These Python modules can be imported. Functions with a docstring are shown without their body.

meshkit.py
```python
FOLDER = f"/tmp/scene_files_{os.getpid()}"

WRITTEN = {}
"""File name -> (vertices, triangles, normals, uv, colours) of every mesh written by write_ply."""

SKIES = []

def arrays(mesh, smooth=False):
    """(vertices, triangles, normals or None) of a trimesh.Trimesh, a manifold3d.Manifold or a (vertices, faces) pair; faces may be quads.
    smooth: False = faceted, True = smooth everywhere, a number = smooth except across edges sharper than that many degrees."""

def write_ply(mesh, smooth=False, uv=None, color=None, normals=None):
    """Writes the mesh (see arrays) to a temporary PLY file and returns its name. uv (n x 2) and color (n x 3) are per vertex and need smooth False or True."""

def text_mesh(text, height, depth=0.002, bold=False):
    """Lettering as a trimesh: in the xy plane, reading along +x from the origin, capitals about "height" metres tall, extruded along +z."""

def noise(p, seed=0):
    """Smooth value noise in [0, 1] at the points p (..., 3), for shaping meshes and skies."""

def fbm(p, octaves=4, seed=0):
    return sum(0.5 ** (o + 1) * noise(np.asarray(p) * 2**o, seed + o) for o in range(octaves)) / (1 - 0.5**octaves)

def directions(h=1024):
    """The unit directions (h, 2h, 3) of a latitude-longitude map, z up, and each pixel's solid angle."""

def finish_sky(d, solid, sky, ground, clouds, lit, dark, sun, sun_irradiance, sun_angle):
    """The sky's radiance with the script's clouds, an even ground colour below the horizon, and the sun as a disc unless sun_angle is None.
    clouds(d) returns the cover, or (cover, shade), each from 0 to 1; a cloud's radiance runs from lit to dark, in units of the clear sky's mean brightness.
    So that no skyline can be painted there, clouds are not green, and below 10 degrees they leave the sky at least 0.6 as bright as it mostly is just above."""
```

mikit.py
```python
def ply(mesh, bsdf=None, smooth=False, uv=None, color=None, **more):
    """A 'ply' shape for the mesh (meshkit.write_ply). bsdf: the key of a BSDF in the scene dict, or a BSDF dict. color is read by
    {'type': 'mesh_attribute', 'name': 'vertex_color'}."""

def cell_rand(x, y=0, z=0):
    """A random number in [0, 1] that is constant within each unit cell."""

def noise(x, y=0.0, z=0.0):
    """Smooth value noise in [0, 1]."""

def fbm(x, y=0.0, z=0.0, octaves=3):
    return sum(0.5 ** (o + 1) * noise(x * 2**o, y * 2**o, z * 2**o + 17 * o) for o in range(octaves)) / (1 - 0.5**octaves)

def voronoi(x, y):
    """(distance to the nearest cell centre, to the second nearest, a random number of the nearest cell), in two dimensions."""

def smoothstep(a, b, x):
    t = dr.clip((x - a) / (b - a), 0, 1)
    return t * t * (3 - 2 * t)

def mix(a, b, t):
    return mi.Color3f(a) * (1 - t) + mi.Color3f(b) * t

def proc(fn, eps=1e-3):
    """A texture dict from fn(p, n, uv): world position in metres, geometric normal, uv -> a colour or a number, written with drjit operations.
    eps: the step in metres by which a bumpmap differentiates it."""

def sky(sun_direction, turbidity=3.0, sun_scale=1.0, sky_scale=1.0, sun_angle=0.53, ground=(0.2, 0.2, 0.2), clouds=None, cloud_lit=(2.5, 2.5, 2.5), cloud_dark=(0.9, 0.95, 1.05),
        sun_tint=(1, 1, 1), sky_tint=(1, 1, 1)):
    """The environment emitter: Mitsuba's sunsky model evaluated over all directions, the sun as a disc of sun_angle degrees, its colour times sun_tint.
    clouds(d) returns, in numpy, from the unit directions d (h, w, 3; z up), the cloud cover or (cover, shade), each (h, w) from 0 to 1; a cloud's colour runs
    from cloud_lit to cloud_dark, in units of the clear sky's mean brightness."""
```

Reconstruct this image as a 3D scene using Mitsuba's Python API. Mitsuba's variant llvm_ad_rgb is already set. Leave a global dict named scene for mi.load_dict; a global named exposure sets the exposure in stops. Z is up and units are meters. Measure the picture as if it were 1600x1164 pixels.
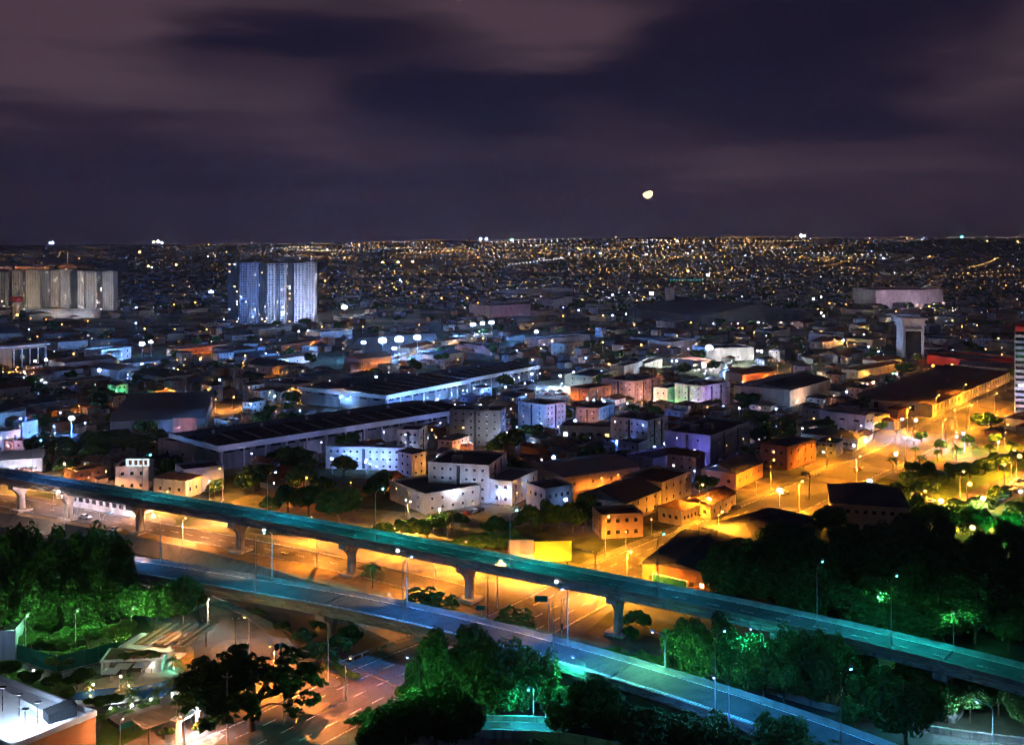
import math, random
import numpy as np, trimesh, shapely
import shapely.geometry as sg
import drjit as dr, mitsuba as mi, mikit, meshkit
from shapely import affinity

# ------------------------------------------------------------------ camera, sky, exposure
T = mi.ScalarTransform4f
RNG = np.random.default_rng(7)
scene, labels = {'type': 'scene'}, {}
EYE = 90.0
scene['camera'] = {'type': 'perspective', 'fov': 53.13, 'to_world': T().look_at([0, 0, EYE], [0, 100, EYE], [0, 0, 1]),
                   'principal_point_offset_y': (582 - 385) / 1164, 'near_clip': 1.0, 'far_clip': 60000.0}
exposure = 12.0        # a night exposure: every light below is dim
DIM = 2.0 ** (5 - exposure)

BUMPS = [(-22, 11.8, 12, 2.6, .95), (-24, 8.3, 8, 1.9, .5), (-17, 7.4, 6, 1.1, .30), (-11.2, 7.9, 3.5, 2.4, .25), (-10, 5.0, 6, 1.3, .2),
         (-1, 12.6, 7.5, 2.3, .9), (6, 11.6, 4.5, 1.9, .55), (11.3, 4.4, 5, .95, .42), (21, 4.7, 6, 1.0, .28), (26, 9.5, 4, 3, .5), (5, 6.4, 6, 1.8, .2),
         (-13, 11.0, 5, 1.4, -.75), (4, 9.5, 8, 1.0, -.45), (16, 10.6, 6.5, 2.8, -.42), (-2, 8.6, 4.5, 1.6, -.4), (20, 7.3, 5, 1.4, -.2), (-6, 11.6, 5, 1.0, -.25)]


def night_clouds(d):
    az, el = np.degrees(np.arctan2(d[..., 0], d[..., 1])), np.degrees(np.arcsin(np.clip(d[..., 2], -1, 1)))
    p = d / (np.abs(d[..., 2:3]) + 0.10)
    n1 = meshkit.fbm(np.stack([p[..., 0] * .55 + 3, p[..., 1] * .9, p[..., 2] * 0], -1), 4, seed=5)
    n2 = meshkit.fbm(np.stack([az * .13, el * 1.15, az * 0], -1), 4, seed=11)
    n3 = meshkit.fbm(np.stack([az * .12 + 40, el * .35, az * 0 + 3], -1), 3, seed=23)
    wa, we = az + 9 * (n3 - .5), el + 2.6 * (n2 - .5)
    c = .12 + .36 * (n1 - .5)
    for a, e, sa, se, w in BUMPS:
        c = c + 1.12 * w * np.exp(-((wa - a) / sa) ** 2 - ((we - e) / se) ** 2)
    c = c * (.60 + .8 * n2)
    c = c + .15 * np.exp(-np.maximum(el, 0) / 3.2)
    c = .09 * np.log1p(np.exp(np.clip(c / .09, -30, 30)))
    return np.ones_like(c), 1 - np.clip(c, 0, 1)


scene['sky'] = mikit.sky([0.131, 0.99, 0.08], turbidity=3, sun_scale=0.0, sky_scale=0.01 * DIM, ground=(.05, .05, .06), clouds=night_clouds,
                         cloud_lit=(7.0, 4.1, 5.8), cloud_dark=(.92, .68, 2.0))
scene['sky']['sampling_weight'] = 3.0


# ------------------------------------------------------------------ materials
def tw(b):
    return {'type': 'twosided', 'bsdf': b}


def rgb(r, g, b):
    return {'type': 'rgb', 'value': [float(r), float(g), float(b)]}


def plain(name, c):
    scene[name] = tw({'type': 'diffuse', 'reflectance': rgb(*c)})


def glossy(name, c, rough=.4, metal=0., spec=.5):
    scene[name] = tw({'type': 'principled', 'base_color': rgb(*c), 'roughness': rough, 'metallic': metal, 'specular': spec})


def procd(name, fn):
    scene[name] = tw({'type': 'diffuse', 'reflectance': mikit.proc(fn)})


def stain(c, amount=.35, scale=.25):
    def fn(p, n, uv):
        f = mikit.fbm(p.x * scale, p.y * scale, p.z * scale * .5, 3)
        k = mikit.smoothstep(.48, .72, mikit.fbm(p.x * .8, p.y * .8, p.z * .09, 3))
        return mi.Color3f(*c) * (1 - amount + 2 * amount * f) * (1 - .2 * k)
    return fn


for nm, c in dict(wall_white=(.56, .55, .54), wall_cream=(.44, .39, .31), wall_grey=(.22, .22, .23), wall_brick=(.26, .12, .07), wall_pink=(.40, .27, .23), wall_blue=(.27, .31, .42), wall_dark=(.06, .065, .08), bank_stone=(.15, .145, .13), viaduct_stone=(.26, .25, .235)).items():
    procd(nm, stain(c, .3, .3))
for nm, c in dict(trim_white=(.75, .75, .75), roof_dark=(.07, .07, .08), roof_brown=(.12, .065, .045), roof_metal=(.20, .20, .21), metal_grey=(.35, .36, .37), metal_dark=(.05, .05, .055),
                  wood=(.16, .10, .06), wood_pale=(.33, .27, .22), cloth_white=(.75, .73, .70), paint_white=(.72, .72, .70), rubber=(.02, .02, .02), glow_base=(.1, .1, .1),
                  red_paint=(.5, .06, .05), yellow_paint=(.75, .52, .05), green_paint=(.015, .10, .07), moss=(.05, .10, .03), bark=(.12, .085, .06), orange_wall=(.52, .26, .12)).items():
    plain(nm, c)
glossy('window_glass', (.02, .025, .03), .12)
glossy('car_white', (.7, .7, .7), .25)
glossy('car_dark', (.03, .035, .05), .25)
glossy('car_red', (.35, .03, .03), .25)
glossy('car_silver', (.4, .41, .43), .25)


def water_fn(p, n, uv):
    return .05 * mikit.fbm(p.x * .6, p.y * .6, 0, 3)


scene['water_surface'] = tw({'type': 'bumpmap', 'arbitrary': mikit.proc(water_fn, .05), 'scale': 1.0, 'bsdf': {'type': 'principled', 'base_color': rgb(.012, .014, .012), 'roughness': .07, 'specular': .6}})
glossy('pool_water', (.02, .08, .25), .05, 0, .6)


def deck_fn(p, n, uv):
    f = mikit.fbm(p.x * .5, p.y * .5, 0, 4)
    g = mikit.fbm((p.x + p.y) * .06, (p.x - p.y) * 1.6, 3, 2)
    crack = mikit.smoothstep(.50, .515, mikit.fbm(p.x * .25 + 9, p.y * .25, 0, 4)) * (1 - mikit.smoothstep(.515, .53, mikit.fbm(p.x * .25 + 9, p.y * .25, 0, 4)))
    return mi.Color3f(.085, .087, .09) * (.65 + .45 * f + .3 * g) * (1 - .35 * crack)


procd('deck_asphalt', deck_fn)


def road_fn(p, n, uv):
    f = mikit.fbm(p.x * .12, p.y * .12, 0, 4)
    g = mikit.fbm(p.x * 1.7, p.y * 1.7, 5, 2)
    patch = mikit.smoothstep(.55, .57, mikit.fbm(p.x * .07 + 31, p.y * .05, 0, 3))
    return mi.Color3f(.115, .11, .105) * (.55 + .6 * f + .3 * g) * (1 - .3 * patch)


procd('road_asphalt', road_fn)


def concrete_fn(p, n, uv):
    f = mikit.fbm(p.x * .35, p.y * .35, p.z * .8, 4)
    streak = mikit.smoothstep(.5, .75, mikit.fbm(p.x * 1.3, p.y * 1.3, p.z * .12, 3))
    return mi.Color3f(.40, .38, .35) * (.62 + .6 * f) * (1 - .45 * streak)


procd('concrete', concrete_fn)


def earth_fn(p, n, uv):
    f = mikit.fbm(p.x * .045, p.y * .045, 0, 4)
    g = mikit.fbm(p.x * .55, p.y * .55, 2, 4)
    grass = mikit.smoothstep(.40, .60, .6 * f + .45 * g)
    c = mikit.mix((.24, .175, .11), (.105, .105, .04), grass)
    track = mikit.smoothstep(.52, .6, mikit.fbm(p.x * .02 + p.y * .012, p.y * .10 + p.x * .07, 8, 3))
    return mikit.mix(c, (.28, .21, .14), track * .6) * (.5 + .9 * g)


procd('dry_grass', earth_fn)


def city_fn(p, n, uv):
    f = mikit.fbm(p.x * .02, p.y * .02, 0, 4)
    g = mikit.fbm(p.x * .25, p.y * .25, 2, 3)
    return mikit.mix((.05, .06, .035), (.12, .105, .09), mikit.smoothstep(.4, .6, f)) * (.5 + g)


procd('city_ground', city_fn)


def roof_fn(p, n, uv):
    f = mikit.fbm(p.x * .03, p.y * .03, 0, 3)
    g = mikit.fbm(p.x * .9, p.y * .2, p.z, 3)
    return mikit.mix((.03, .031, .037), (.095, .09, .09), f) * (.5 + g)


procd('roof_sheet', roof_fn)


def tile_fn(p, n, uv):
    f = mikit.cell_rand(p.x / 23, p.y / 23, 0)
    g = mikit.fbm(p.x * 1.1, p.y * 1.1, p.z, 3)
    return mikit.mix((.085, .05, .04), (.20, .095, .06), f) * (.4 + 1.1 * g)


procd('roof_tile', tile_fn)
for nm, a, b in (('leaf_dark', (.020, .042, .014), (.055, .11, .03)), ('leaf_mid', (.03, .075, .022), (.09, .18, .05)), ('leaf_pale', (.06, .13, .03), (.17, .26, .08))):
    def leaf_fn(p, n, uv, a=a, b=b):
        return mikit.mix(a, b, mikit.noise(p.x * .9, p.y * .9, p.z * .9))
    procd(nm, leaf_fn)


def lawn_fn(p, n, uv):
    return mikit.mix((.035, .07, .02), (.09, .15, .04), mikit.fbm(p.x * .5, p.y * .5, 0, 4))


procd('lawn_grass', lawn_fn)

ORANGE, AMBER, YELLOW, WHITE = (1, .38, .06), (1, .50, .12), (1, .68, .25), (.92, .95, 1)
BLUE, SKYB, TEAL, GREEN, RED, PINK = (.22, .42, 1), (.38, .62, 1), (.06, .85, .80), (.15, 1, .45), (1, .12, .06), (1, .72, .62)
LAMP_SCALE = 0.37 * DIM


placed = []       # things that get their label at the end: (key, x, y, look, category, group)
# ------------------------------------------------------------------ naming and scene entries
count = {}


def numbered(stem):
    n = count.get(stem, 0)
    count[stem] = n + 1
    return stem if n == 0 else f'{stem}_{n:03d}'


def thing(name, label=None, cat=None, group=None, kind=None):
    k = numbered(name)
    d = {}
    if label: d['label'] = label
    if cat: d['category'] = cat
    if group: d['group'] = group
    if kind: d['kind'] = kind
    labels[k] = d
    return k


def part(parent, name, mesh, mat, m=None, smooth=False, kind=None, label=None, glow=None):
    k = numbered(parent + '__' + name)
    d = dict(mesh) if isinstance(mesh, dict) else mikit.ply(mesh, None, smooth)
    d['bsdf'] = {'type': 'ref', 'id': mat}
    if m is not None: d['to_world'] = m
    if glow is not None: d['emitter'] = {'type': 'area', 'radiance': rgb(*[DIM * q for q in glow]), 'sampling_weight': 0.0}
    scene[k] = d
    e = {}
    if kind: e['kind'] = kind
    if label: e['label'] = label
    if e: labels[k] = e
    return k


def solo(name, mesh, mat, label=None, cat=None, group=None, kind=None, m=None, smooth=False, glow=None):
    k = thing(name, label, cat, group, kind)
    d = dict(mesh) if isinstance(mesh, dict) else mikit.ply(mesh, None, smooth)
    d['bsdf'] = {'type': 'ref', 'id': mat}
    if m is not None: d['to_world'] = m
    if glow is not None: d['emitter'] = {'type': 'area', 'radiance': rgb(*[DIM * q for q in glow]), 'sampling_weight': 0.0}
    scene[k] = d
    return k


def tint(c, strong):
    e = 1.75 if strong and c[2] > c[0] else 1.4
    return [v ** e for v in c]


def added_fixture(x, y, z, c, base=0.0):
    """A post and bulb added to carry a wall, yard or roof light that shows no lamp."""
    cat = 'yard lamp' if base == 0 else 'roof lamp'
    k = thing('yard_or_added_lamp' if base == 0 else 'added_roof_lamp', None, cat); warm = c[0] >= c[2]
    placed.append((k, x, y, ('small amber ' if warm else 'small blue-white ') + cat, cat, 'small yard and wall lamps of the city' if base == 0 else 'added lamps on the roofs'))
    r = .16 + .00042 * y; yb = y - r - .12
    part(k, 'pole', MB().tube([[x, yb, base], [x, yb, z - r * .8]], .07, 4).get(), 'metal_grey'); part(k, 'bulb', BULB, 'glow_base', T().translate([x, yb, z]).scale([r, r, r]), glow=[(.11 if warm else .3) * v for v in c])


def spot(x, y, z, c, I, cut=80., beam=45., aim=None, w=1.0, own=True):
    if aim and own and y > 260: added_fixture(x, y, z, c, 55.5 if z > 50 else 0.0)  # wash lights without a visible lamp get an added post
    c = tint(c, bool(aim) and y > 260)
    k = numbered('lamp_light')
    I = I * (.07 if aim else 1.0)
    a = aim or (x, y + .01, z - 5)
    scene[k] = {'type': 'spot', 'to_world': T().look_at([x, y, z], list(a), [0.02, 1, 0.01]), 'intensity': rgb(*[I * LAMP_SCALE * v for v in c]), 'cutoff_angle': float(cut), 'beam_width': float(beam), 'sampling_weight': float(w)}


def point(x, y, z, c, I, w=1.0, own=True):
    if own: w *= float(np.clip((420 / y) ** .8, .25, 1)) * .8
    if own and y > 260: added_fixture(x, y, z, c)
    c = tint(c, y > 260)
    I = I * (.55 if y < 260 else .19)
    scene[numbered('lamp_light')] = {'type': 'point', 'position': [float(x), float(y), float(z)], 'intensity': rgb(*[I * LAMP_SCALE * v for v in c]), 'sampling_weight': float(w)}


def g(px, py, z=0.0):
    Y = 1600 * (EYE - z) / (py - 385)
    return np.array([(px - 800) * Y / 1600, Y])


# ------------------------------------------------------------------ meshes
class MB:
    def __init__(s): s.v, s.f, s.n = [], [], 0

    def add(s, v, f):
        v = np.asarray(v, float); f = np.asarray(f, int)
        if f.shape[1] == 4: f = np.vstack([f[:, [0, 1, 2]], f[:, [0, 2, 3]]])
        s.v.append(v); s.f.append(f + s.n); s.n += len(v)
        return s

    def quad(s, a, b, c, d): return s.add([a, b, c, d], [[0, 1, 2, 3]])

    def box(s, x0, x1, y0, y1, z0, z1):
        v = [[x, y, z] for x in (x0, x1) for y in (y0, y1) for z in (z0, z1)]
        return s.add(v, [[0, 1, 3, 2], [4, 6, 7, 5], [0, 4, 5, 1], [2, 3, 7, 6], [0, 2, 6, 4], [1, 5, 7, 3]])

    def tube(s, pts, radii, sides=6, cap=True):
        p = np.asarray(pts, float); r = np.broadcast_to(radii, (len(p),))
        t = np.gradient(p, axis=0); t /= np.linalg.norm(t, axis=1, keepdims=True) + 1e-12
        a = np.cross(t, np.where(np.abs(t[:, 2:]) < .9, [0, 0, 1.], [1., 0, 0])); a /= np.linalg.norm(a, axis=1, keepdims=True) + 1e-12
        b = np.cross(t, a); an = np.arange(sides) * 2 * np.pi / sides
        v = (p[:, None] + r[:, None, None] * (np.cos(an)[None, :, None] * a[:, None] + np.sin(an)[None, :, None] * b[:, None])).reshape(-1, 3)
        f = [[i * sides + j, i * sides + (j + 1) % sides, (i + 1) * sides + (j + 1) % sides, (i + 1) * sides + j] for i in range(len(p) - 1) for j in range(sides)]
        f = [[q[0], q[1], q[2]] for q in f] + [[q[0], q[2], q[3]] for q in f]
        if cap: f += [[0, k + 1, k] for k in range(1, sides - 1)] + [[(len(p) - 1) * sides, (len(p) - 1) * sides + k, (len(p) - 1) * sides + k + 1] for k in range(1, sides - 1)]
        return s.add(v, f)

    def get(s):
        return (np.vstack(s.v), np.vstack(s.f))


def boxm(*a): return MB().box(*a).get()


def frame(A, B):
    """Matrix of a local frame: origin A, x along A to B, y away from the viewer's side, z up; and the length."""
    A, B = np.asarray(A, float), np.asarray(B, float)
    L = np.linalg.norm(B - A)
    return T().translate([A[0], A[1], 0]).rotate([0, 0, 1], math.degrees(math.atan2(B[1] - A[1], B[0] - A[0]))), L


def spline(pts, step=4.0):
    p = np.asarray(pts, float)
    t = np.r_[0, np.cumsum(np.linalg.norm(np.diff(p, axis=0), axis=1))]
    from scipy.interpolate import PchipInterpolator, CubicSpline
    s = np.linspace(0, t[-1], int(t[-1] / step) + 2)
    return np.stack([CubicSpline(t, p[:, k])(s) for k in range(p.shape[1])], 1)


def sweep(path, section, z=0.0, closed=True):
    """Sweeps a section [(side, height)...] along a path in plan; side is positive to the left."""
    p = np.asarray(path, float)[:, :2]
    t = np.gradient(p, axis=0); t /= np.linalg.norm(t, axis=1, keepdims=True)
    n = np.stack([-t[:, 1], t[:, 0]], 1)
    sec = np.asarray(section, float); k = len(sec)
    v = np.concatenate([np.concatenate([p[:, None] + n[:, None] * sec[None, :, :1], np.broadcast_to(sec[None, :, 1:] + z, (len(p), k, 1))], 2)]).reshape(-1, 3)
    f = []
    for i in range(len(p) - 1):
        for j in range(k if closed else k - 1):
            a, b = i * k + j, i * k + (j + 1) % k
            f.append([a, b, b + k, a + k])
    f = np.array(f); f = np.vstack([f[:, [0, 1, 2]], f[:, [0, 2, 3]]])
    if closed:
        caps = np.array([[0, j, j + 1] for j in range(1, k - 1)])
        f = np.vstack([f, caps, caps + (len(p) - 1) * k])
    return v, f


def rect_sec(a, b, c, d): return [(a, c), (b, c), (b, d), (a, d)]


def sheet(poly, z):
    out = MB()
    for q in getattr(poly, 'geoms', [poly]):
        v, f = trimesh.creation.triangulate_polygon(q, engine='earcut')
        out.add(np.c_[v, np.full(len(v), z)], f)
    return out.get()


def strip(path, w0, w1):
    p = np.asarray(path, float)
    t = np.gradient(p, axis=0); t /= np.linalg.norm(t, axis=1, keepdims=True)
    n = np.stack([-t[:, 1], t[:, 0]], 1)
    return sg.Polygon(np.vstack([p + n * w0, (p + n * w1)[::-1]])).buffer(0)


def at_len(path, s):
    p = np.asarray(path, float); d = np.r_[0, np.cumsum(np.linalg.norm(np.diff(p, axis=0), axis=1))]
    x, y = np.interp(s, d, p[:, 0]), np.interp(s, d, p[:, 1])
    x2, y2 = np.interp(s + .5, d, p[:, 0]), np.interp(s + .5, d, p[:, 1]); x1, y1 = np.interp(s - .5, d, p[:, 0]), np.interp(s - .5, d, p[:, 1])
    return np.array([x, y]), math.atan2(y2 - y1, x2 - x1)


def ico(r, sub=1):
    m = trimesh.creation.icosphere(sub, r)
    return np.array(m.vertices), np.array(m.faces)


BULB = mikit.ply(ico(1.0, 2), None, True)


def height(x, y):
    x, y = np.asarray(x, float), np.asarray(y, float)
    s = np.clip((y - 3000) / 3600, 0, 1); s = s * s * (3 - 2 * s)
    q = np.stack([x / 900, y / 900, x * 0], -1)
    top = 122 + 26 * (meshkit.fbm(q, 3, seed=3) - .5) * 2 + 26 * np.clip((x / np.maximum(y, 1) + .12) / .2, -1, 1)
    h = s * top * (.86 + .14 * np.clip((y - 6000) / 2500, 0, 1))
    h = h + 62 * np.exp(-((x - 2150) / 620) ** 2 - ((y - 4500) / 480) ** 2)
    return h * np.clip((y - 2600) / 500, 0, 1) - np.clip((y - 9000) / 3000, 0, 1) * 120


# ------------------------------------------------------------------ ground, canal, roads
CANAL = spline([(-420, 415), (-250, 366), (-150, 322), (-95, 291), (-62, 266), (-40, 243), (-22, 224), (2, 202), (50, 168), (90, 130)])
canal = strip(CANAL, -11.5, 11.5)
canal_bed = strip(CANAL, -7.5, 7.5)
AVENUE = spline([(-110, 80), (-84, 128), (-62, 165), (-44, 188), (-27, 211), (1, 243), (27, 279), (55, 313), (88, 350), (127, 398), (165, 443), (208, 500), (262, 570), (335, 655), (430, 765)])
avenue = strip(AVENUE, -10, 10)
SERVICE = spline([(-420, 470), (-230, 392), (-150, 346), (-77, 307), (-35, 281), (4, 253)])
service = strip(SERVICE, -5, 5)
m0 = sg.box(-4000, -60, 4000, 2600)
v, f = sheet(m0.difference(canal), 0.0)
ground = MB().add(v, f)
n = len(CANAL)
tt = np.gradient(CANAL, axis=0); tt /= np.linalg.norm(tt, axis=1, keepdims=True); nn = np.stack([-tt[:, 1], tt[:, 0]], 1)
for s in (-1, 1):
    a, b = CANAL + nn * 11.5 * s, CANAL + nn * 7.0 * s
    vv = np.vstack([np.c_[a, np.zeros(n)], np.c_[b, np.full(n, -4.6)]])
    ground.add(vv, [[i, i + 1, n + i + 1, n + i] for i in range(n - 1)])
xs, ys = np.linspace(-9000, 9000, 150), np.r_[np.linspace(2600, 9000, 70), np.linspace(9300, 14000, 8)]
X, Yg = np.meshgrid(xs, ys)
Z = height(X, Yg); Z[0] = 0
i, j = np.meshgrid(np.arange(len(ys) - 1), np.arange(len(xs) - 1), indexing='ij'); a = i * len(xs) + j
ground.add(np.stack([X, Yg, Z], -1).reshape(-1, 3), np.stack([a, a + 1, a + 1 + len(xs), a + len(xs)], -1).reshape(-1, 4))
ground.add([[-9000, -60, -.05], [-4000, -60, -.05], [-4000, 2600, -.05], [-9000, 2600, -.05]], [[0, 1, 2, 3]])
ground.add([[9000, -60, -.05], [4000, -60, -.05], [4000, 2600, -.05], [9000, 2600, -.05]], [[0, 1, 2, 3]])
ground.add([[-9000, -2000, -.05], [9000, -2000, -.05], [9000, -60, -.05], [-9000, -60, -.05]], [[0, 1, 2, 3]])
solo('ground', ground.get(), 'city_ground', kind='structure')
solo('canal_bank', sweep(CANAL, [(11.9, .12), (11.5, .12), (6.7, -4.7), (6.7, -4.9), (11.9, -.2)]), 'bank_stone', kind='structure')
solo('canal_bank', sweep(CANAL, [(-11.9, .12), (-11.5, .12), (-6.7, -4.7), (-6.7, -4.9), (-11.9, -.2)]), 'dry_grass', kind='structure')
solo('canal_water', sweep(CANAL, [(-8.6, -3.4), (8.6, -3.4)], closed=False), 'water_surface', kind='structure')

verge = sg.Polygon([g(-200, 770), g(60, 775), g(250, 815), g(420, 835), g(640, 845), g(800, 860), g(905, 880), g(960, 930), g(850, 1010), g(760, 990), g(640, 950), g(590, 938), g(512, 914), g(400, 884), g(300, 862), g(195, 840), g(0, 800)]).buffer(0)
near = canal.buffer(.3)
verge = verge.difference(near)
solo('verge', sheet(verge, .004), 'dry_grass', kind='structure')
solo('lane_field', sheet(sg.Polygon([g(330, 795), g(420, 760), g(520, 790), g(640, 800), g(800, 800), g(800, 850), g(600, 838)]).buffer(0), .004), 'dry_grass', kind='structure')
bank = sg.Polygon([g(200, 925), g(330, 925), g(470, 985), g(600, 1080), g(520, 1090), g(430, 1130), g(300, 1120), g(250, 1000)]).difference(near)
solo('riverside_verge', sheet(bank, .004), 'dry_grass', kind='structure')
side = sg.LineString([g(190, 946), g(280, 950), g(370, 960), g(420, 985), g(455, 1030), g(500, 1075)]).buffer(4.2).union(sg.Polygon([g(215, 955), g(290, 952), g(370, 957), g(430, 1000), g(470, 1050), g(500, 1085), g(330, 1085), g(300, 1010)])).difference(near)
solo('access_road', sheet(side, .008), 'road_asphalt', kind='structure')
for q in getattr(edge := side.buffer(.3).difference(side).difference(avenue.buffer(4)).intersection(sg.box(-64, 180, -20, 262)), 'geoms', [edge]):
    if q.area > .5: solo('kerb', trimesh.creation.extrude_polygon(q, .15), 'bank_stone', kind='structure')
walk = sg.LineString([g(240, 926), g(320, 934), g(392, 958), g(432, 990), g(465, 1035), g(520, 1068)]).buffer(1.7).difference(near)
solo('riverside_path', trimesh.creation.extrude_polygon(walk, .14), 'bank_stone', kind='structure')
svc = solo('service_road', sheet(service.difference(avenue).difference(near), .012), 'road_asphalt', kind='structure')
ave = solo('avenue', sheet(avenue, .016), 'road_asphalt', kind='structure')
junction = sg.Polygon([g(760, 915), g(850, 925), g(905, 890), g(960, 930), g(880, 1000), g(790, 975)]).buffer(3)
solo('junction_paving', sheet(junction.difference(avenue).difference(near), .008), 'road_asphalt', kind='structure')
back_street = sg.LineString([g(-60, 775), g(90, 795), g(230, 818)]).buffer(9)
solo('market_street', sheet(back_street.difference(service), .012), 'road_asphalt', kind='structure')
dirt = sg.LineString([g(640, 850), g(710, 832), g(760, 806), g(800, 785)]).buffer(4.5)
solo('dirt_lane', sheet(dirt, .010), 'dry_grass', kind='structure')
for s0, s1 in ((10.0, 10.35), (-10.35, -10.0)):
    solo('kerb', sweep(AVENUE, rect_sec(s0, s1, .0, .15)), 'bank_stone', kind='structure')
for s0, s1 in ((10.35, 13.0), (-13.0, -10.35)):
    solo('pavement', sheet(strip(AVENUE, s0, s1).difference(service.buffer(1)).difference(junction), .12), 'bank_stone', kind='structure')
for s0, s1 in ((5.0, 5.3), (-5.3, -5.0)):
    solo('kerb', sweep(SERVICE[:-6], rect_sec(s0, s1, .0, .14)), 'concrete', kind='structure')
# painted markings: dashes are pieces of their road
dash = mikit.ply(boxm(-1.6, 1.6, -.09, .09, 0, .004))
for lane in (-5, 0.0, 5):
    for s in np.arange(60, 330, 6.4):
        p, a = at_len(AVENUE, s)
        p = p + lane * np.array([-math.sin(a), math.cos(a)])
        part(ave, 'lane_dash', dash, 'paint_white', T().translate([p[0], p[1], .019]).rotate([0, 0, 1], math.degrees(a)))
for lane in (-9.4, 9.4):
    part(ave, 'edge_or_trail_line', sheet(strip(AVENUE, lane - .08, lane + .08), .021), 'paint_white')
for s in np.arange(150, 420, 6.4):
    p, a = at_len(SERVICE, s)
    part(svc, 'lane_dash', dash, 'paint_white', T().translate([p[0], p[1], .019]).rotate([0, 0, 1], math.degrees(a)))

# far streets of the city, lit by their own lamps
for pts in ([g(1372, 688), g(1470, 650), g(1590, 600)], [g(1480, 590), g(1560, 560), g(1590, 540)], [g(1470, 560), g(1500, 545), g(1490, 490), g(1488, 470)], [g(560, 600), g(700, 560), g(840, 530), g(960, 508)],
            [g(860, 760), g(830, 790), g(800, 815)], [g(850, 645), g(950, 590), g(1060, 560)], [g(1180, 650), g(1330, 600), g(1460, 570)], [g(330, 680), g(520, 640), g(600, 640)]):
    solo('street', sheet(sg.LineString(pts).buffer(6), .006), 'road_asphalt', kind='structure')
lot = sg.Polygon([g(1400, 742), g(1500, 700), g(1660, 690), g(1660, 850), g(1520, 850), g(1440, 835), g(1420, 800)])
solo('parking_apron', sheet(lot, .006), 'lawn_grass', kind='structure')
solo('cross_street', sheet(sg.LineString([g(1415, 838), g(1520, 785), g(1640, 735)]).buffer(8), .010), 'road_asphalt', kind='structure')
solo('cross_street', sheet(sg.LineString([g(1400, 745), g(1500, 722), g(1640, 702)]).buffer(5), .010), 'road_asphalt', kind='structure')
solo('lawn', sheet(sg.Polygon([g(1530, 830), g(1570, 790), g(1660, 780), g(1660, 850)]), .012), 'lawn_grass', kind='structure')
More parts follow.
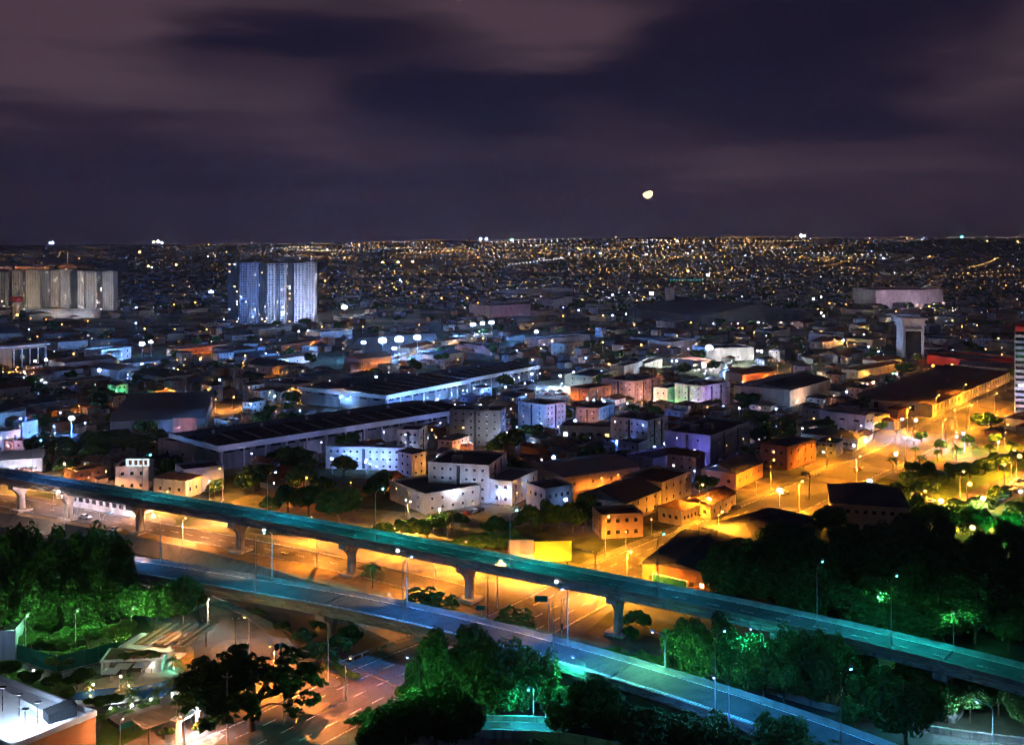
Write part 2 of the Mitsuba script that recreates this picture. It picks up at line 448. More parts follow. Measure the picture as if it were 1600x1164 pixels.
yard = sg.Polygon([g(830, 640), g(840, 596), g(895, 590), g(905, 622), g(880, 645)])
solo('yard_paving', sheet(yard, .006), 'concrete', kind='structure')
yard2 = sg.Polygon([g(540, 548), g(560, 528), g(680, 520), g(690, 545), g(600, 560)])
solo('yard_paving', sheet(yard2, .006), 'concrete', kind='structure')

# ------------------------------------------------------------------ viaducts
UPPER = spline([(-340, 452), (-250, 397), (-177, 354.5), (-120, 324), (-75, 299.5), (0, 254), (54.7, 219), (94, 187.7), (128, 150), (150, 120)], 3.0)
LOWER = spline([(-230, 305), (-150, 281), (-101, 264.5), (-62, 248), (-29, 232), (0, 214), (30, 191.5), (45, 178.5), (61, 162), (76, 141), (90, 118)], 3.0)


def nearest_s(path, q):
    d = np.hypot(*(path - np.asarray(q)).T); i = int(d.argmin())
    return float(np.r_[0, np.cumsum(np.linalg.norm(np.diff(path, axis=0), axis=1))][i])


def viaduct(label, path, zd, half, piers, dashes, tone, lines):
    k = thing('viaduct', label, 'viaduct')
    part(k, 'deck_slab', sweep(path, rect_sec(-half, half, -.35, 0), zd), 'concrete')
    part(k, 'roadway', sweep(path, [(-half + .5, .012), (half - .5, .012)], zd, False), 'deck_asphalt')
    for s in (-1, 1):
        a = s * half
        sec = [(a, -.55), (a, .95), (a - s * .22, .95), (a - s * .32, .35), (a - s * .5, .0), (a - s * .5, -.002), (a - s * .2, -.36), (a - s * .2, -.55)]
        part(k, 'parapet', sweep(path, sec, zd), 'viaduct_stone')
    d = np.r_[0, np.cumsum(np.linalg.norm(np.diff(path, axis=0), axis=1))]
    ss = [nearest_s(path, q) for q in piers]
    ends = [0] + ss + [d[-1]]
    for a in (-half + 1.5, 0, half - 1.5):
        for s0, s1 in zip(ends[:-1], ends[1:]):
            seg = np.array([at_len(path, s)[0] for s in np.linspace(s0 + .12, s1 - .12, max(3, int((s1 - s0) / 5)))])
            part(k, 'girder', sweep(seg, [(a - .45, -1.9), (a + .45, -1.9), (a + .45, -1.65), (a + .2, -1.5), (a + .2, -.7), (a + .5, -.354), (a - .5, -.354), (a - .2, -.7), (a - .2, -1.5), (a - .45, -1.65)], zd), 'concrete')
    for s, q in zip(ss, piers):
        p, ang = at_len(path, s)
        m = T().translate([p[0], p[1], 0]).rotate([0, 0, 1], math.degrees(ang))
        base = -4.2 if canal.contains(sg.Point(p)) else 0
        P = thing(k + '__pier')
        del labels[P]
        part(P, 'footing', boxm(-2.4, 2.4, -2.8, 2.8, base - 1.0, base + .7), 'concrete', m)
        oct_ = lambda rx, ry, z: [[rx * a, ry * b, z] for a, b in ((1, .45), (.6, 1), (-.6, 1), (-1, .45), (-1, -.45), (-.6, -1), (.6, -1), (1, -.45))]
        def loft(rings):
            mb = MB(); v = [q for r in rings for q in r]
            f = [[i * 8 + j, i * 8 + (j + 1) % 8, (i + 1) * 8 + (j + 1) % 8, (i + 1) * 8 + j] for i in range(len(rings) - 1) for j in range(8)]
            mb.add(v, f); mb.add(rings[-1], [[0, j, j + 1] for j in range(1, 7)]); return mb.get()
        zt = zd - 3.2
        part(P, 'column', loft([oct_(1.0, 1.25, base + .7), oct_(.92, 1.15, zt - 2.6)]), 'concrete', m, smooth=20)
        part(P, 'capital', loft([oct_(.92, 1.15, zt - 2.6), oct_(1.0, 1.7, zt - 1.6), oct_(1.15, half - 1.6, zt), oct_(1.15, half - 1.4, zt + .05)]), 'concrete', m, smooth=20)
        part(P, 'cap_beam', boxm(-1.3, 1.3, -half + .7, half - .7, zt + .05, zd - 1.905), 'concrete', m)
        part(k, 'expansion_joint', boxm(-.16, .16, -half + .55, half - .55, .014, .022), 'metal_dark', T().translate([p[0], p[1], zd]).rotate([0, 0, 1], math.degrees(ang)))
    if dashes:
        for s in np.arange(6, d[-1] - 4, 8.0):
            p, ang = at_len(path, s)
            part(k, 'lane_dash', dash, 'paint_white', T().translate([p[0], p[1], zd + .016]).rotate([0, 0, 1], math.degrees(ang)))
    for a in lines:
        part(k, 'edge_or_trail_line', sweep(path, [(a - .11, .017), (a + .11, .017)], zd, False), 'paint_white')
    return k


PIER_U = [(-230, 385), (-168, 349), (-146, 337), (-116, 322), (-80, 302.5), (-45, 281.5), (-10, 260), (24, 238.5), (57, 217), (84, 196), (112, 169)]
PIER_L = [(-165, 286), (-125, 273), (-80, 256), (-42, 238.5), (-12, 222), (20, 199.5), (48, 175.5), (70, 149)]
viaduct('longer upper concrete viaduct crossing the whole view on flared pillars', UPPER, 11.0, 4.7, PIER_U, True, 'teal', (-4.0, 4.0))
viaduct('lower nearer concrete viaduct with blue lit deck, curving down to bottom right', LOWER, 7.5, 5.6, PIER_L, False, 'blue', (-4.75, -3.2, -2.75, 4.75))  # the close pair of lines paints car light trails on the deck
# short ramp seen between the tree crowns at the bottom
RAMP = spline([(-22, 187.5), (-10, 187), (8, 186), (28, 177), (48, 160)], 3)
k = thing('access_ramp', 'short teal lit ramp with low parapets between dark tree crowns at bottom centre', 'ramp')
part(k, 'deck_slab', sweep(RAMP, rect_sec(-2.8, 2.8, -.6, 0), 2.2), 'concrete')
part(k, 'roadway', sweep(RAMP, [(-2.4, .01), (2.4, .01)], 2.2, False), 'deck_asphalt')
for s in (-1, 1): part(k, 'parapet', sweep(RAMP, rect_sec(s * 2.8 - .18, s * 2.8 + .18, -.62, 1.0), 2.2), 'concrete')
part(k, 'retaining_wall', sweep(RAMP, rect_sec(-2.5, 2.5, -2.4, -.6), 2.2), 'concrete')
# bridge of the avenue over the canal
sb = nearest_s(AVENUE, (-22, 222))
seg = np.array([at_len(AVENUE, s)[0] for s in np.linspace(sb - 19, sb + 22, 12)])
k = thing('road_bridge', 'short concrete bridge carrying the orange lit avenue over the dark canal', 'bridge')
part(k, 'slab', sweep(seg, rect_sec(-13.2, 13.2, -1.3, -.02)), 'concrete')
for sd in (-13.0, 13.0):
    part(k, 'guard_rail', sweep(seg, rect_sec(sd - .08, sd + .08, .95, 1.1)), 'concrete')
    for s in np.linspace(sb - 18, sb + 21, 17):
        p, a = at_len(AVENUE, s); nrm = np.array([-math.sin(a), math.cos(a)]) * sd
        part(k, 'rail_post', boxm(-.14, .14, -.14, .14, -.2, 1.0), 'concrete', T().translate([p[0] + nrm[0], p[1] + nrm[1], 0]).rotate([0, 0, 1], math.degrees(a)))
for q in (g(628, 1020), (-24, 234)):
    part(k, 'pillar', MB().tube([[q[0], q[1], -5], [q[0], q[1], -1.3]], .9, 10).get(), 'concrete')

# lower ground road at the bottom right, behind the trees
RR = spline([(40, 215), (55, 199), (75, 187), (100, 180), (140, 172)], 3)
solo('side_road', sheet(strip(RR, -3.2, 3.2), .012), 'road_asphalt', kind='structure')
k = thing('roadside_wall', 'low pale concrete wall along the small road at bottom right', 'wall')
part(k, 'coping', sweep(RR, rect_sec(3.3, 3.9, 1.1, 1.25)), 'concrete')
part(k, 'wall', sweep(RR, rect_sec(3.4, 3.8, 0, 1.1)), 'concrete')

# ------------------------------------------------------------------ lamps



def lamp_thing(name, x, y, z0, h, c, ang, arm, kind, label=None, group=None, look='', glow=1.0, rb=.30, cat='street lamp', full=True):
    """A pole with an arm towards ang (radians) and a lamp head; the bulb hangs under the head."""
    k = thing(name, label, cat, group)
    if not label: placed.append((k, x, y, look, cat, group))
    r0, r1 = (.16, .08) if full else (.14, .14)
    hx, hy = x + arm * math.cos(ang), y + arm * math.sin(ang)
    part(k, 'pole', MB().tube([[x, y, z0], [x, y, z0 + .7], [x, y, z0 + h - .8]], [r0 * 1.25, r0, r1], 8 if full else 4).get(), 'metal_grey', smooth=True)
    if full:
        part(k, 'arm', MB().tube([[x, y, z0 + h - .8], [x + .35 * (hx - x), y + .35 * (hy - y), z0 + h - .15], [hx, hy, z0 + h + .15]], [r1, r1 * .9, r1 * .7], 6).get(), 'metal_grey', smooth=True)
        m = T().translate([hx, hy, z0 + h + .18]).rotate([0, 0, 1], math.degrees(ang))
        part(k, 'lamp_head', MB().tube([[-.55, 0, 0], [-.3, 0, .03], [.35, 0, .05], [.6, 0, 0]], [.10, .24, .22, .08], 8).get(), 'metal_grey', m, smooth=True)
    zb = z0 + h - (.08 if full else 0) - rb * .4
    part(k, 'bulb', BULB, 'glow_base', T().translate([hx, hy, zb]).scale([rb, rb, rb]), glow=[glow * v for v in c])
    return hx, hy, zb - rb - .05


def via_lamp(path, q, zd, side, half, c, I, look, lit=True, h=13.5, cb=None, w=2.5, arm=3.2, glow=1.6):
    p, a = at_len(path, nearest_s(path, q))
    nrm = np.array([-math.sin(a), math.cos(a)]) * side
    x, y = p + nrm * (half - .12)
    ang = math.atan2(-nrm[1], -nrm[0])
    hx, hy, hz = lamp_thing('viaduct_lamp', x, y, zd + .9, h, cb or c, ang if side < 0 else ang + math.pi, arm, 'via', look=look, group='lamps on the viaducts', glow=glow if lit else .25, rb=.26)
    spot(hx, hy, hz, c, I * .72, 82, 34, w=w)
    return hx, hy, hz


TEALD, BLUED = (.06, .75, .74), (.12, .40, 1.0)
for q, c, I, cb in (((-225, 382), (.1, .4, .9), 120, TEAL), ((-158, 344), (.12, .42, 1), 120, TEAL), ((-113, 320), (.06, .7, .8), 120, TEAL), ((-68, 295), (.02, .66, .85), 210, (.2, .75, 1)), ((-33, 274), (.02, .8, .75), 170, TEAL),
                    ((3, 252), (.02, .85, .8), 190, TEAL), ((36, 231), (.06, .5, .72), 110, TEAL), ((64, 212), (.07, .42, .66), 110, TEAL), ((76, 202.5), (.03, .75, .72), 250, TEAL), ((105, 177), (.03, .6, .6), 170, TEAL)):
    via_lamp(UPPER, q, 11.0, -1, 4.7, c, I, 'thin teal-lamp post', cb=cb, lit=q[0] < 10)
for q, c, I in (((-160, 285), BLUED, 150), ((-101, 264), (.12, .45, 1), 170), ((-58, 246), (.10, .66, .88), 150), ((-22, 228), (.12, .40, 1.0), 210), ((10, 206.5), (.14, .36, 1.0), 230), ((39, 184), (.07, .52, .92), 150), ((57, 166), (.08, .46, .92), 140), ((74, 144), (.05, .4, .8), 120)):  # unseen lamps, placed to light the lower deck blue
    via_lamp(LOWER, q, 7.5, -1, 5.6, c, I, 'dim grey deck lamp post', lit=False)
# posts that stand beside the lower viaduct, towards the orange ground, with cool white lamps
for (px, py, top, c, I, lit) in ((100, 829, 768, PINK, 160, 1), (251, 879, 806, PINK, 170, 1), (425, 903, 829, (1, .8, .6), 120, 1), (636, 945, 861, (1, .72, .42), 120, 1), (887, 1004, 910, (1, .66, .42), 100, 1), (1193, 1091, 985, TEALD, 60, 0), (1139, 1152, 1062, BLUED, 60, 0), (1551, 1166, 1100, (.5, .8, 1), 60, 0), (914, 1117, 1030, (.1, .8, .6), 70, 0), (1039, 1042, 990, (.3, 1, .55), 90, 0), (655, 1102, 1030, (.3, 1, .6), 60, 0), (1398, 1075, 1024, (.5, 1, .6), 60, 0)):
    z0 = 8.4 if 240 < px < 1150 and px != 914 else 0.0
    x, y = g(px, py, z0); h = (py - top) * y / 1600
    hx, hy, hz = lamp_thing('lamp_post', x, y, z0, h, WHITE if lit else BLUE, math.radians(150), 2.6, 'post', look='tall slim post with ' + ('white lamp' if lit else 'dim lamp'), group='tall lamp posts by the lower viaduct', glow=2.2 if lit else .2, rb=.34 if lit else .2)
    spot(hx, hy, hz, c, I / .07, 36, 26, aim=(hx - 13, hy + 15, 0), w=2.0, own=False) if lit else spot(hx, hy, hz, c, I, 88, 60, w=1.5)

for px, py, h, c, I, lab in ((40, 1030, 9.5, (.45, 1, .5), 42, 'left unseen lamp post lighting the grove behind the green screen fence'), (118, 1022, 9.5, (.42, 1, .45), 46, 'middle unseen lamp post lighting the grove behind the green screen fence'), (205, 1010, 8.5, (.55, 1, .5), 60, 'right unseen lamp post lighting the grove at the green screen fence end'), (1135, 938, 7, (.5, 1, .45), 90, 'unseen green-white lamp post lighting the wood edge by the upper viaduct'), (1250, 955, 9, (.25, 1, .6), 20, 'left added teal lamp post at the edge of the dark wood'), (1372, 992, 9, (.2, 1, .6), 22, 'middle added teal lamp post at the edge of the dark wood'), (1490, 1022, 9, (.25, 1, .6), 20, 'right added teal lamp post at the edge of the dark wood'), (188, 1186, 7, (1, .6, .35), 50, 'unseen amber lamp post lighting the wall of the white roof building')):  # unseen posts lighting grove, bush and wall; teal ones added as wood fill
    x, y = g(px, py); hx, hy, hz = lamp_thing('lamp_post', x, y, 0, h, c, 1.2, .6, 'post', label=lab, glow=.2, rb=.16)
    point(hx, hy, hz - .1, c, I, 1.3, own=False)
hx, hy, hz = lamp_thing('lamp_post', 4, 190.5, 0, 8.5, TEAL, math.radians(-120), 2.0, 'post', label='unseen lamp post with teal lamp lighting the short ramp between dark crowns', glow=.3, rb=.2)  # unseen post, placed to light the ramp teal
spot(hx, hy, hz, (.05, .7, .8), 60, 85, 60, w=1.5)
# lamps of the city: pixel of the lamp, height, colour, strength, bulb radius, kind (0 street lamp, 1 floodlight mast, 2 wall or small lamp)
CITY = [(348, 730, 11, AMBER, 150, .42, 0), (637, 781, 10, YELLOW, 150, .42, 0), (102, 722, 9, YELLOW, 70, .5, 0), (477, 746, 8, ORANGE, 45, .5, 0),
        (27, 491, 12, AMBER, 260, 1.7, 0), (333, 407, 16, SKYB, 0, 6.0, 1), (330, 456, 14, BLUE, 700, 2.6, 1), (222, 537, 14, SKYB, 520, 1.5, 1), (236, 534, 12, SKYB, 200, 1.1, 1), (55, 563, 8, WHITE, 220, 1.0, 2), (72, 561, 8, WHITE, 260, 1.1, 2), (112, 653, 13, SKYB, 380, .85, 1),
        (115, 552, 8, ORANGE, 90, .8, 0), (155, 577, 6, BLUE, 300, 1.3, 2), (168, 574, 6, SKYB, 300, 1.5, 2), (198, 570, 6, SKYB, 150, 1.0, 2), (222, 568, 6, SKYB, 150, 1.0, 2), (313, 560, 8, AMBER, 120, .9, 0), (383, 555, 8, AMBER, 120, .8, 0), (242, 567, 7, AMBER, 60, .6, 0),
        (213, 480, 9, BLUE, 220, 1.3, 0), (272, 475, 8, ORANGE, 160, 1.2, 0), (305, 472, 8, AMBER, 160, 1.4, 0), (342, 473, 8, AMBER, 160, 1.4, 0), (270, 446, 8, ORANGE, 120, 1.3, 0), (296, 447, 8, AMBER, 120, 1.2, 0), (178, 513, 8, SKYB, 80, .9, 0), (226, 513, 8, AMBER, 90, .9, 0), (273, 514, 8, AMBER, 90, .9, 0),
        (48, 497, 8, ORANGE, 80, .9, 0), (72, 498, 8, ORANGE, 80, .8, 0), (328, 608, 7, ORANGE, 90, .7, 0), (363, 619, 7, AMBER, 70, .6, 0), (346, 592, 8, SKYB, 90, .7, 0), (18, 633, 6, AMBER, 60, .5, 0), (250, 617, 5, ORANGE, 120, .3, 2), (182, 612, 6, GREEN, 110, .4, 2), (172, 606, 7, (.8, 1, .8), 160, .3, 2),
        (94, 644, 6, SKYB, 60, .45, 2), (32, 653, 6, SKYB, 60, .4, 2), (56, 652, 6, SKYB, 50, .35, 2), (36, 685, 6, PINK, 90, .45, 2), (67, 692, 6, SKYB, 60, .4, 2), (12, 690, 6, PINK, 80, .3, 2), (133, 660, 7, BLUE, 60, .4, 2),
        (538, 480, 15, WHITE, 700, 2.3, 1), (508, 438, 12, AMBER, 250, 2.2, 0), (480, 437, 9, AMBER, 150, 1.6, 0), (585, 448, 9, AMBER, 150, 1.5, 0), (593, 449, 9, AMBER, 150, 1.5, 0), (616, 448, 9, AMBER, 140, 1.5, 0), (625, 437, 12, SKYB, 300, 2.0, 0), (660, 463, 9, AMBER, 130, 1.4, 0), (690, 465, 9, AMBER, 180, 1.5, 0), (730, 465, 9, AMBER, 130, 1.4, 0), (540, 461, 7, GREEN, 200, 1.0, 2),
        (598, 532, 17, SKYB, 800, 2.1, 1), (624, 530, 17, SKYB, 900, 2.3, 1), (652, 527, 17, SKYB, 700, 1.9, 1), (568, 535, 14, SKYB, 350, 1.3, 1), (616, 544, 10, BLUE, 300, 1.2, 1), (739, 507, 15, SKYB, 600, 1.7, 1), (754, 505, 15, SKYB, 500, 1.5, 1), (768, 504, 15, SKYB, 600, 1.7, 1),
        (550, 558, 8, AMBER, 130, 1.0, 0), (576, 555, 8, BLUE, 160, .8, 2), (592, 553, 8, BLUE, 160, .8, 2), (590, 588, 11, SKYB, 260, .9, 0), (617, 592, 8, AMBER, 130, .9, 0), (545, 599, 8, ORANGE, 90, .7, 0), (503, 510, 8, AMBER, 100, .8, 0), (467, 517, 8, WHITE, 120, 1.0, 2), (481, 516, 8, WHITE, 90, .8, 2), (460, 606, 8, ORANGE, 80, .7, 0), (567, 510, 8, AMBER, 110, .8, 0), (655, 507, 9, ORANGE, 100, .8, 0),
        (603, 566, 7, ORANGE, 120, .5, 0), (667, 558, 8, ORANGE, 110, .6, 0), (738, 528, 8, ORANGE, 120, .8, 0), (715, 535, 8, AMBER, 140, .6, 0), (755, 528, 8, AMBER, 120, .8, 0), (450, 575, 6, ORANGE, 130, .4, 0), (470, 573, 6, ORANGE, 130, .4, 0), (425, 578, 6, ORANGE, 100, .4, 0), (437, 593, 5, BLUE, 40, .4, 2), (430, 618, 6, SKYB, 40, .4, 2), (415, 608, 6, SKYB, 40, .4, 2),
        (628, 632, 7, SKYB, 150, .6, 2), (684, 623, 7, SKYB, 170, .6, 2), (640, 625, 6.5, BLUE, 170, .3, 2), (662, 624, 6.5, BLUE, 170, .3, 2), (706, 617, 6.5, BLUE, 150, .3, 2), (730, 610, 6, SKYB, 140, .35, 2), (790, 604, 6, SKYB, 190, .6, 2), (760, 606, 6, BLUE, 170, .4, 2), (820, 598, 6, SKYB, 170, .5, 2),
        (1018, 458, 16, WHITE, 900, 2.4, 1), (1106, 430, 18, SKYB, 700, 2.9, 1), (1108, 543, 15, WHITE, 650, 1.7, 1), (838, 518, 12, SKYB, 420, 1.3, 1), (834, 583, 10, BLUE, 260, .8, 0), (874, 586, 9, (.8, 1, .9), 230, .8, 0), (894, 580, 9, SKYB, 230, .7, 0), (863, 532, 9, AMBER, 140, 1.1, 0), (942, 534, 8, AMBER, 120, .9, 0), (1002, 538, 8, AMBER, 120, 1.0, 0), (954, 568, 8, AMBER, 110, .9, 0), (832, 561, 8, ORANGE, 120, .9, 0),
        (845, 544, 7, AMBER, 100, .7, 0), (1058, 524, 8, AMBER, 100, .8, 0), (1163, 539, 8, ORANGE, 110, .9, 0), (1082, 470, 9, AMBER, 150, 1.4, 0), (1050, 563, 8, SKYB, 130, .7, 2), (1057, 563, 8, SKYB, 130, .7, 2), (1190, 548, 8, WHITE, 160, 1.0, 2), (1184, 547, 8, WHITE, 130, .8, 2), (1088, 537, 7, YELLOW, 110, .8, 2), (957, 460, 10, BLUE, 260, 1.6, 0), (983, 456, 9, BLUE, 200, 1.2, 0), (904, 484, 8, BLUE, 180, 1.1, 0), (910, 468, 8, AMBER, 150, 1.4, 0), (880, 493, 8, ORANGE, 150, 1.1, 0), (942, 492, 8, AMBER, 180, 1.1, 0), (957, 492, 9, SKYB, 220, 1.3, 0), (1037, 471, 8, AMBER, 130, 1.1, 0), (995, 469, 8, AMBER, 130, 1.1, 0), (1063, 483, 7, (.8, 1, .8), 160, 1.1, 2), (1048, 491, 6, GREEN, 200, .8, 2), (1052, 474, 8, TEAL, 120, .6, 2),
        (1125, 498, 8, WHITE, 260, 1.0, 2), (1145, 500, 7, WHITE, 260, .9, 2), (1185, 503, 7, WHITE, 260, .9, 2), (1220, 503, 7, PINK, 240, .8, 2), (1160, 512, 8, ORANGE, 110, .9, 0), (1271, 466, 11, (.7, 1, .9), 420, 1.9, 0), (1283, 463, 11, (.8, 1, .95), 260, 1.5, 0), (1296, 473, 8, AMBER, 150, 1.3, 0), (1335, 468, 8, AMBER, 150, 1.3, 0), (1322, 475, 8, ORANGE, 150, 1.0, 0), (1283, 488, 9, (.9, 1, .8), 260, 1.3, 0), (1287, 493, 8, (.8, 1, .7), 200, 1.0, 0), (1434, 476, 8, AMBER, 180, 1.2, 0), (1452, 478, 8, AMBER, 180, 1.2, 0), (1400, 486, 8, AMBER, 160, .9, 0), (1420, 488, 8, WHITE, 220, .7, 2), (1462, 497, 7, AMBER, 120, .8, 0), (1488, 500, 8, ORANGE, 120, .9, 0), (1503, 510, 8, ORANGE, 100, .8, 0), (1560, 528, 8, AMBER, 110, .8, 0), (1350, 522, 8, SKYB, 110, .8, 2), (1318, 531, 7, SKYB, 140, 1.0, 2), (1304, 530, 8, AMBER, 90, .7, 0), (1335, 537, 7, AMBER, 100, .7, 0), (1345, 521, 6, YELLOW, 120, .6, 2),
        (1455, 570, 9, ORANGE, 220, 1.0, 0), (1490, 569, 8, AMBER, 110, .9, 0), (1266, 569, 9, YELLOW, 170, .9, 0), (1283, 517, 8, AMBER, 100, .9, 0), (1258, 575, 6, AMBER, 100, .5, 0), (1367, 596, 7, (1, .45, .25), 160, .8, 0), (1395, 583, 8, TEAL, 120, .5, 2), (1401, 583, 8, SKYB, 150, .7, 2), (1340, 603, 6, BLUE, 120, .7, 2), (1323, 611, 6, BLUE, 120, .7, 2), (1246, 627, 5, SKYB, 80, .4, 2), (1213, 638, 6, BLUE, 120, .5, 2), (1390, 566, 6, AMBER, 120, .3, 0), (1540, 545, 7, AMBER, 120, .6, 0), (1510, 555, 7, YELLOW, 90, .5, 0), (1215, 570, 6, ORANGE, 140, .4, 0), (1235, 576, 6, ORANGE, 120, .4, 0), (1203, 590, 5, ORANGE, 120, .4, 0),
        (928, 624, 6, SKYB, 120, .55, 2), (944, 627, 6, SKYB, 110, .5, 2), (905, 609, 8, SKYB, 120, .55, 0), (914, 611, 8, SKYB, 110, .5, 0), (917, 622, 5, SKYB, 90, .4, 2), (895, 656, 8, BLUE, 260, .75, 0), (887, 659, 7, BLUE, 150, .5, 2), (895, 620, 5, ORANGE, 120, .4, 2), (915, 655, 5, ORANGE, 100, .35, 2), (997, 697, 5, SKYB, 90, .55, 2), (1023, 697, 5, SKYB, 90, .5, 2), (1039, 692, 5, SKYB, 100, .55, 2), (1003, 628, 5, AMBER, 50, .4, 2), (1030, 622, 5, AMBER, 60, .4, 2), (1106, 630, 5, AMBER, 80, .4, 2), (1058, 623, 5, (.12, 1, .35), 60, .3, 2), (1050, 626, 4.5, (.12, 1, .35), 40, .3, 2), (1118, 600, 6, ORANGE, 80, .4, 0), (1140, 598, 6, AMBER, 110, .5, 0), (1161, 597, 6, SKYB, 90, .5, 2), (1130, 634, 6, BLUE, 90, .5, 2), (1155, 637, 6, SKYB, 120, .55, 2), (1185, 648, 5, BLUE, 110, .5, 2), (940, 598, 6, AMBER, 170, .3, 0), (925, 602, 6, YELLOW, 170, .3, 0), (970, 592, 6, (1, .8, .6), 190, .3, 0), (990, 587, 6, AMBER, 150, .3, 0), (1010, 580, 6, AMBER, 140, .3, 0), (1085, 570, 6, (.9, .9, 1), 170, .5, 2),
        (519, 716, 6, BLUE, 150, .6, 2), (550, 712, 5, SKYB, 70, .4, 2), (571, 721, 5, BLUE, 80, .45, 2), (540, 690, 7, BLUE, 60, .2, 2), (683, 713, 6, SKYB, 70, .5, 2), (687, 795, 5, SKYB, 50, .4, 2), (784, 681, 6, SKYB, 150, .6, 2), (775, 688, 5, BLUE, 130, .3, 2), (735, 690, 4, WHITE, 90, .25, 2), (706, 702, 5, ORANGE, 110, .35, 0), (731, 690, 6, AMBER, 90, .35, 0), (622, 718, 6, ORANGE, 70, .3, 0), (548, 753, 4, ORANGE, 40, .3, 2), (715, 755, 6, BLUE, 60, .2, 2), (782, 768, 5, SKYB, 90, .35, 2),
        (865, 713, 7, BLUE, 140, .8, 2), (835, 754, 6, SKYB, 140, .8, 2), (884, 779, 6, SKYB, 90, .7, 2), (942, 745, 6, ORANGE, 110, .5, 0), (1118, 728, 7, SKYB, 120, .8, 2), (1108, 779, 6, (1, .85, .7), 110, .7, 2), (970, 740, 6, ORANGE, 80, .4, 0), (1085, 735, 6, BLUE, 60, .3, 2),
        (1407, 653, 10, SKYB, 150, .6, 0), (1427, 655, 9, WHITE, 130, .7, 0), (1334, 695, 6, SKYB, 110, .6, 2), (1353, 687, 6, SKYB, 130, .8, 2), (1400, 708, 8, WHITE, 120, .7, 2), (1359, 750, 7, SKYB, 120, .9, 2), (1218, 764, 6, SKYB, 110, .8, 2), (1507, 675, 9, SKYB, 130, .6, 0), (1492, 680, 8, SKYB, 80, .5, 0), (1495, 640, 9, AMBER, 140, .6, 0), (1510, 753, 9, AMBER, 180, .8, 0), (1532, 775, 9, (1, .75, .5), 160, .7, 0), (1468, 781, 8, (1, .7, .5), 130, .7, 0), (1516, 820, 8, YELLOW, 170, .75, 0), (1588, 710, 10, AMBER, 180, .9, 0), (1570, 725, 9, AMBER, 140, .6, 0), (1430, 770, 8, AMBER, 140, .5, 0), (1575, 818, 6, GREEN, 240, .3, 2), (1590, 835, 6, (.1, 1, .5), 160, .3, 2), (1560, 690, 6, (.8, 1, .5), 90, .4, 2), (1595, 765, 8, SKYB, 120, .5, 0), (1410, 790, 6, ORANGE, 60, .35, 2), (1390, 800, 6, AMBER, 60, .3, 2)]
# lamps along the big avenue and the lane by the canal
for s in np.arange(205, 640, 26):
    p, a = at_len(AVENUE, s); nrm = np.array([-math.sin(a), math.cos(a)])
    sd = 11.2 if int(s / 26) % 2 else -11.2
    x, y = p + nrm * sd
    z = 12.0
    CITY.append((800 + 1600 * x / y, 385 + 1600 * (EYE - z) / y, z, (1, .455, .06), 190 if s < 420 else 200, .42 + .0009 * s, 3))
for (px, py) in ((1440, 815), (1500, 785), (1580, 752), (1490, 724), (1570, 712)):  # unseen lamps, placed to light the apron and cross streets orange
    CITY.append((px, py - 50, 11, (1, .43, .07), 210, .30, 3))
for (x, y, I) in ((-205, 398, 420), (-180, 378, 420), (-118, 347, 420), (-95, 335, 380), (-62, 313, 330), (-35, 299, 330), (-14, 286, 480), (4, 275, 480), (22, 262, 380), (-150, 366, 420), (-100, 311, 170), (-20, 266, 240), (-55, 289, 200)):  # unseen lamps under the deck, placed to light the orange ground
    z = 7.6
    CITY.append((800 + 1600 * x / y, 385 + 1600 * (EYE - z) / y, z, (1, .455, .10) if x > -90 else (1, .50, .22), I * (1.6 if x > -90 else 2.1), .22, 4))
for (x, y, I, c) in ((-58, 226, 150, (1, .45, .12)), (-49, 211, 620, (1, .40, .09)), (-43, 193, 560, (1, .40, .13)), (-57, 178, 420, (1, .40, .13)), (-33, 203, 150, (1, .40, .22)), (-14, 213, 60, (.9, .55, .7)), (-71, 239, 70, (1, .78, .6)), (-28, 240, 90, ORANGE)):  # unseen lamps, placed to make the light pools on road and path
    z = 8.2
    CITY.append((800 + 1600 * x / y, 385 + 1600 * (EYE - z) / y, z, c, I, .22, 4))
rl = np.random.default_rng(41)
for i in range(40):  # bluish lamps added at random as fill for the middle distance
    px, py = rl.uniform(180, 1000), rl.uniform(520, 690)
    if all((px - q[0]) ** 2 + (2 * (py - q[1])) ** 2 > 16 ** 2 for q in CITY): CITY.append((px, py, 6.5, (BLUE, SKYB)[rl.integers(0, 2)], rl.uniform(140, 260), 90 / (py - 385), 2))
for i in range(75):  # unseen lamps scattered at random to light more walls
    px, py = rl.uniform(0, 1600), 470 + 200 * rl.random() ** 1.1
    if all((px - q[0]) ** 2 + (2 * (py - q[1])) ** 2 > 20 ** 2 for q in CITY): CITY.append((px, py, 7.5, (ORANGE, AMBER, AMBER, SKYB)[rl.integers(0, 4)], rl.uniform(90, 170), .0007 * 140000 / (py - 385) , 0))
CNAME = {ORANGE: 'orange', AMBER: 'amber', YELLOW: 'yellow', WHITE: 'white', BLUE: 'blue-white', SKYB: 'cool white', TEAL: 'teal', GREEN: 'green', PINK: 'pinkish white'}
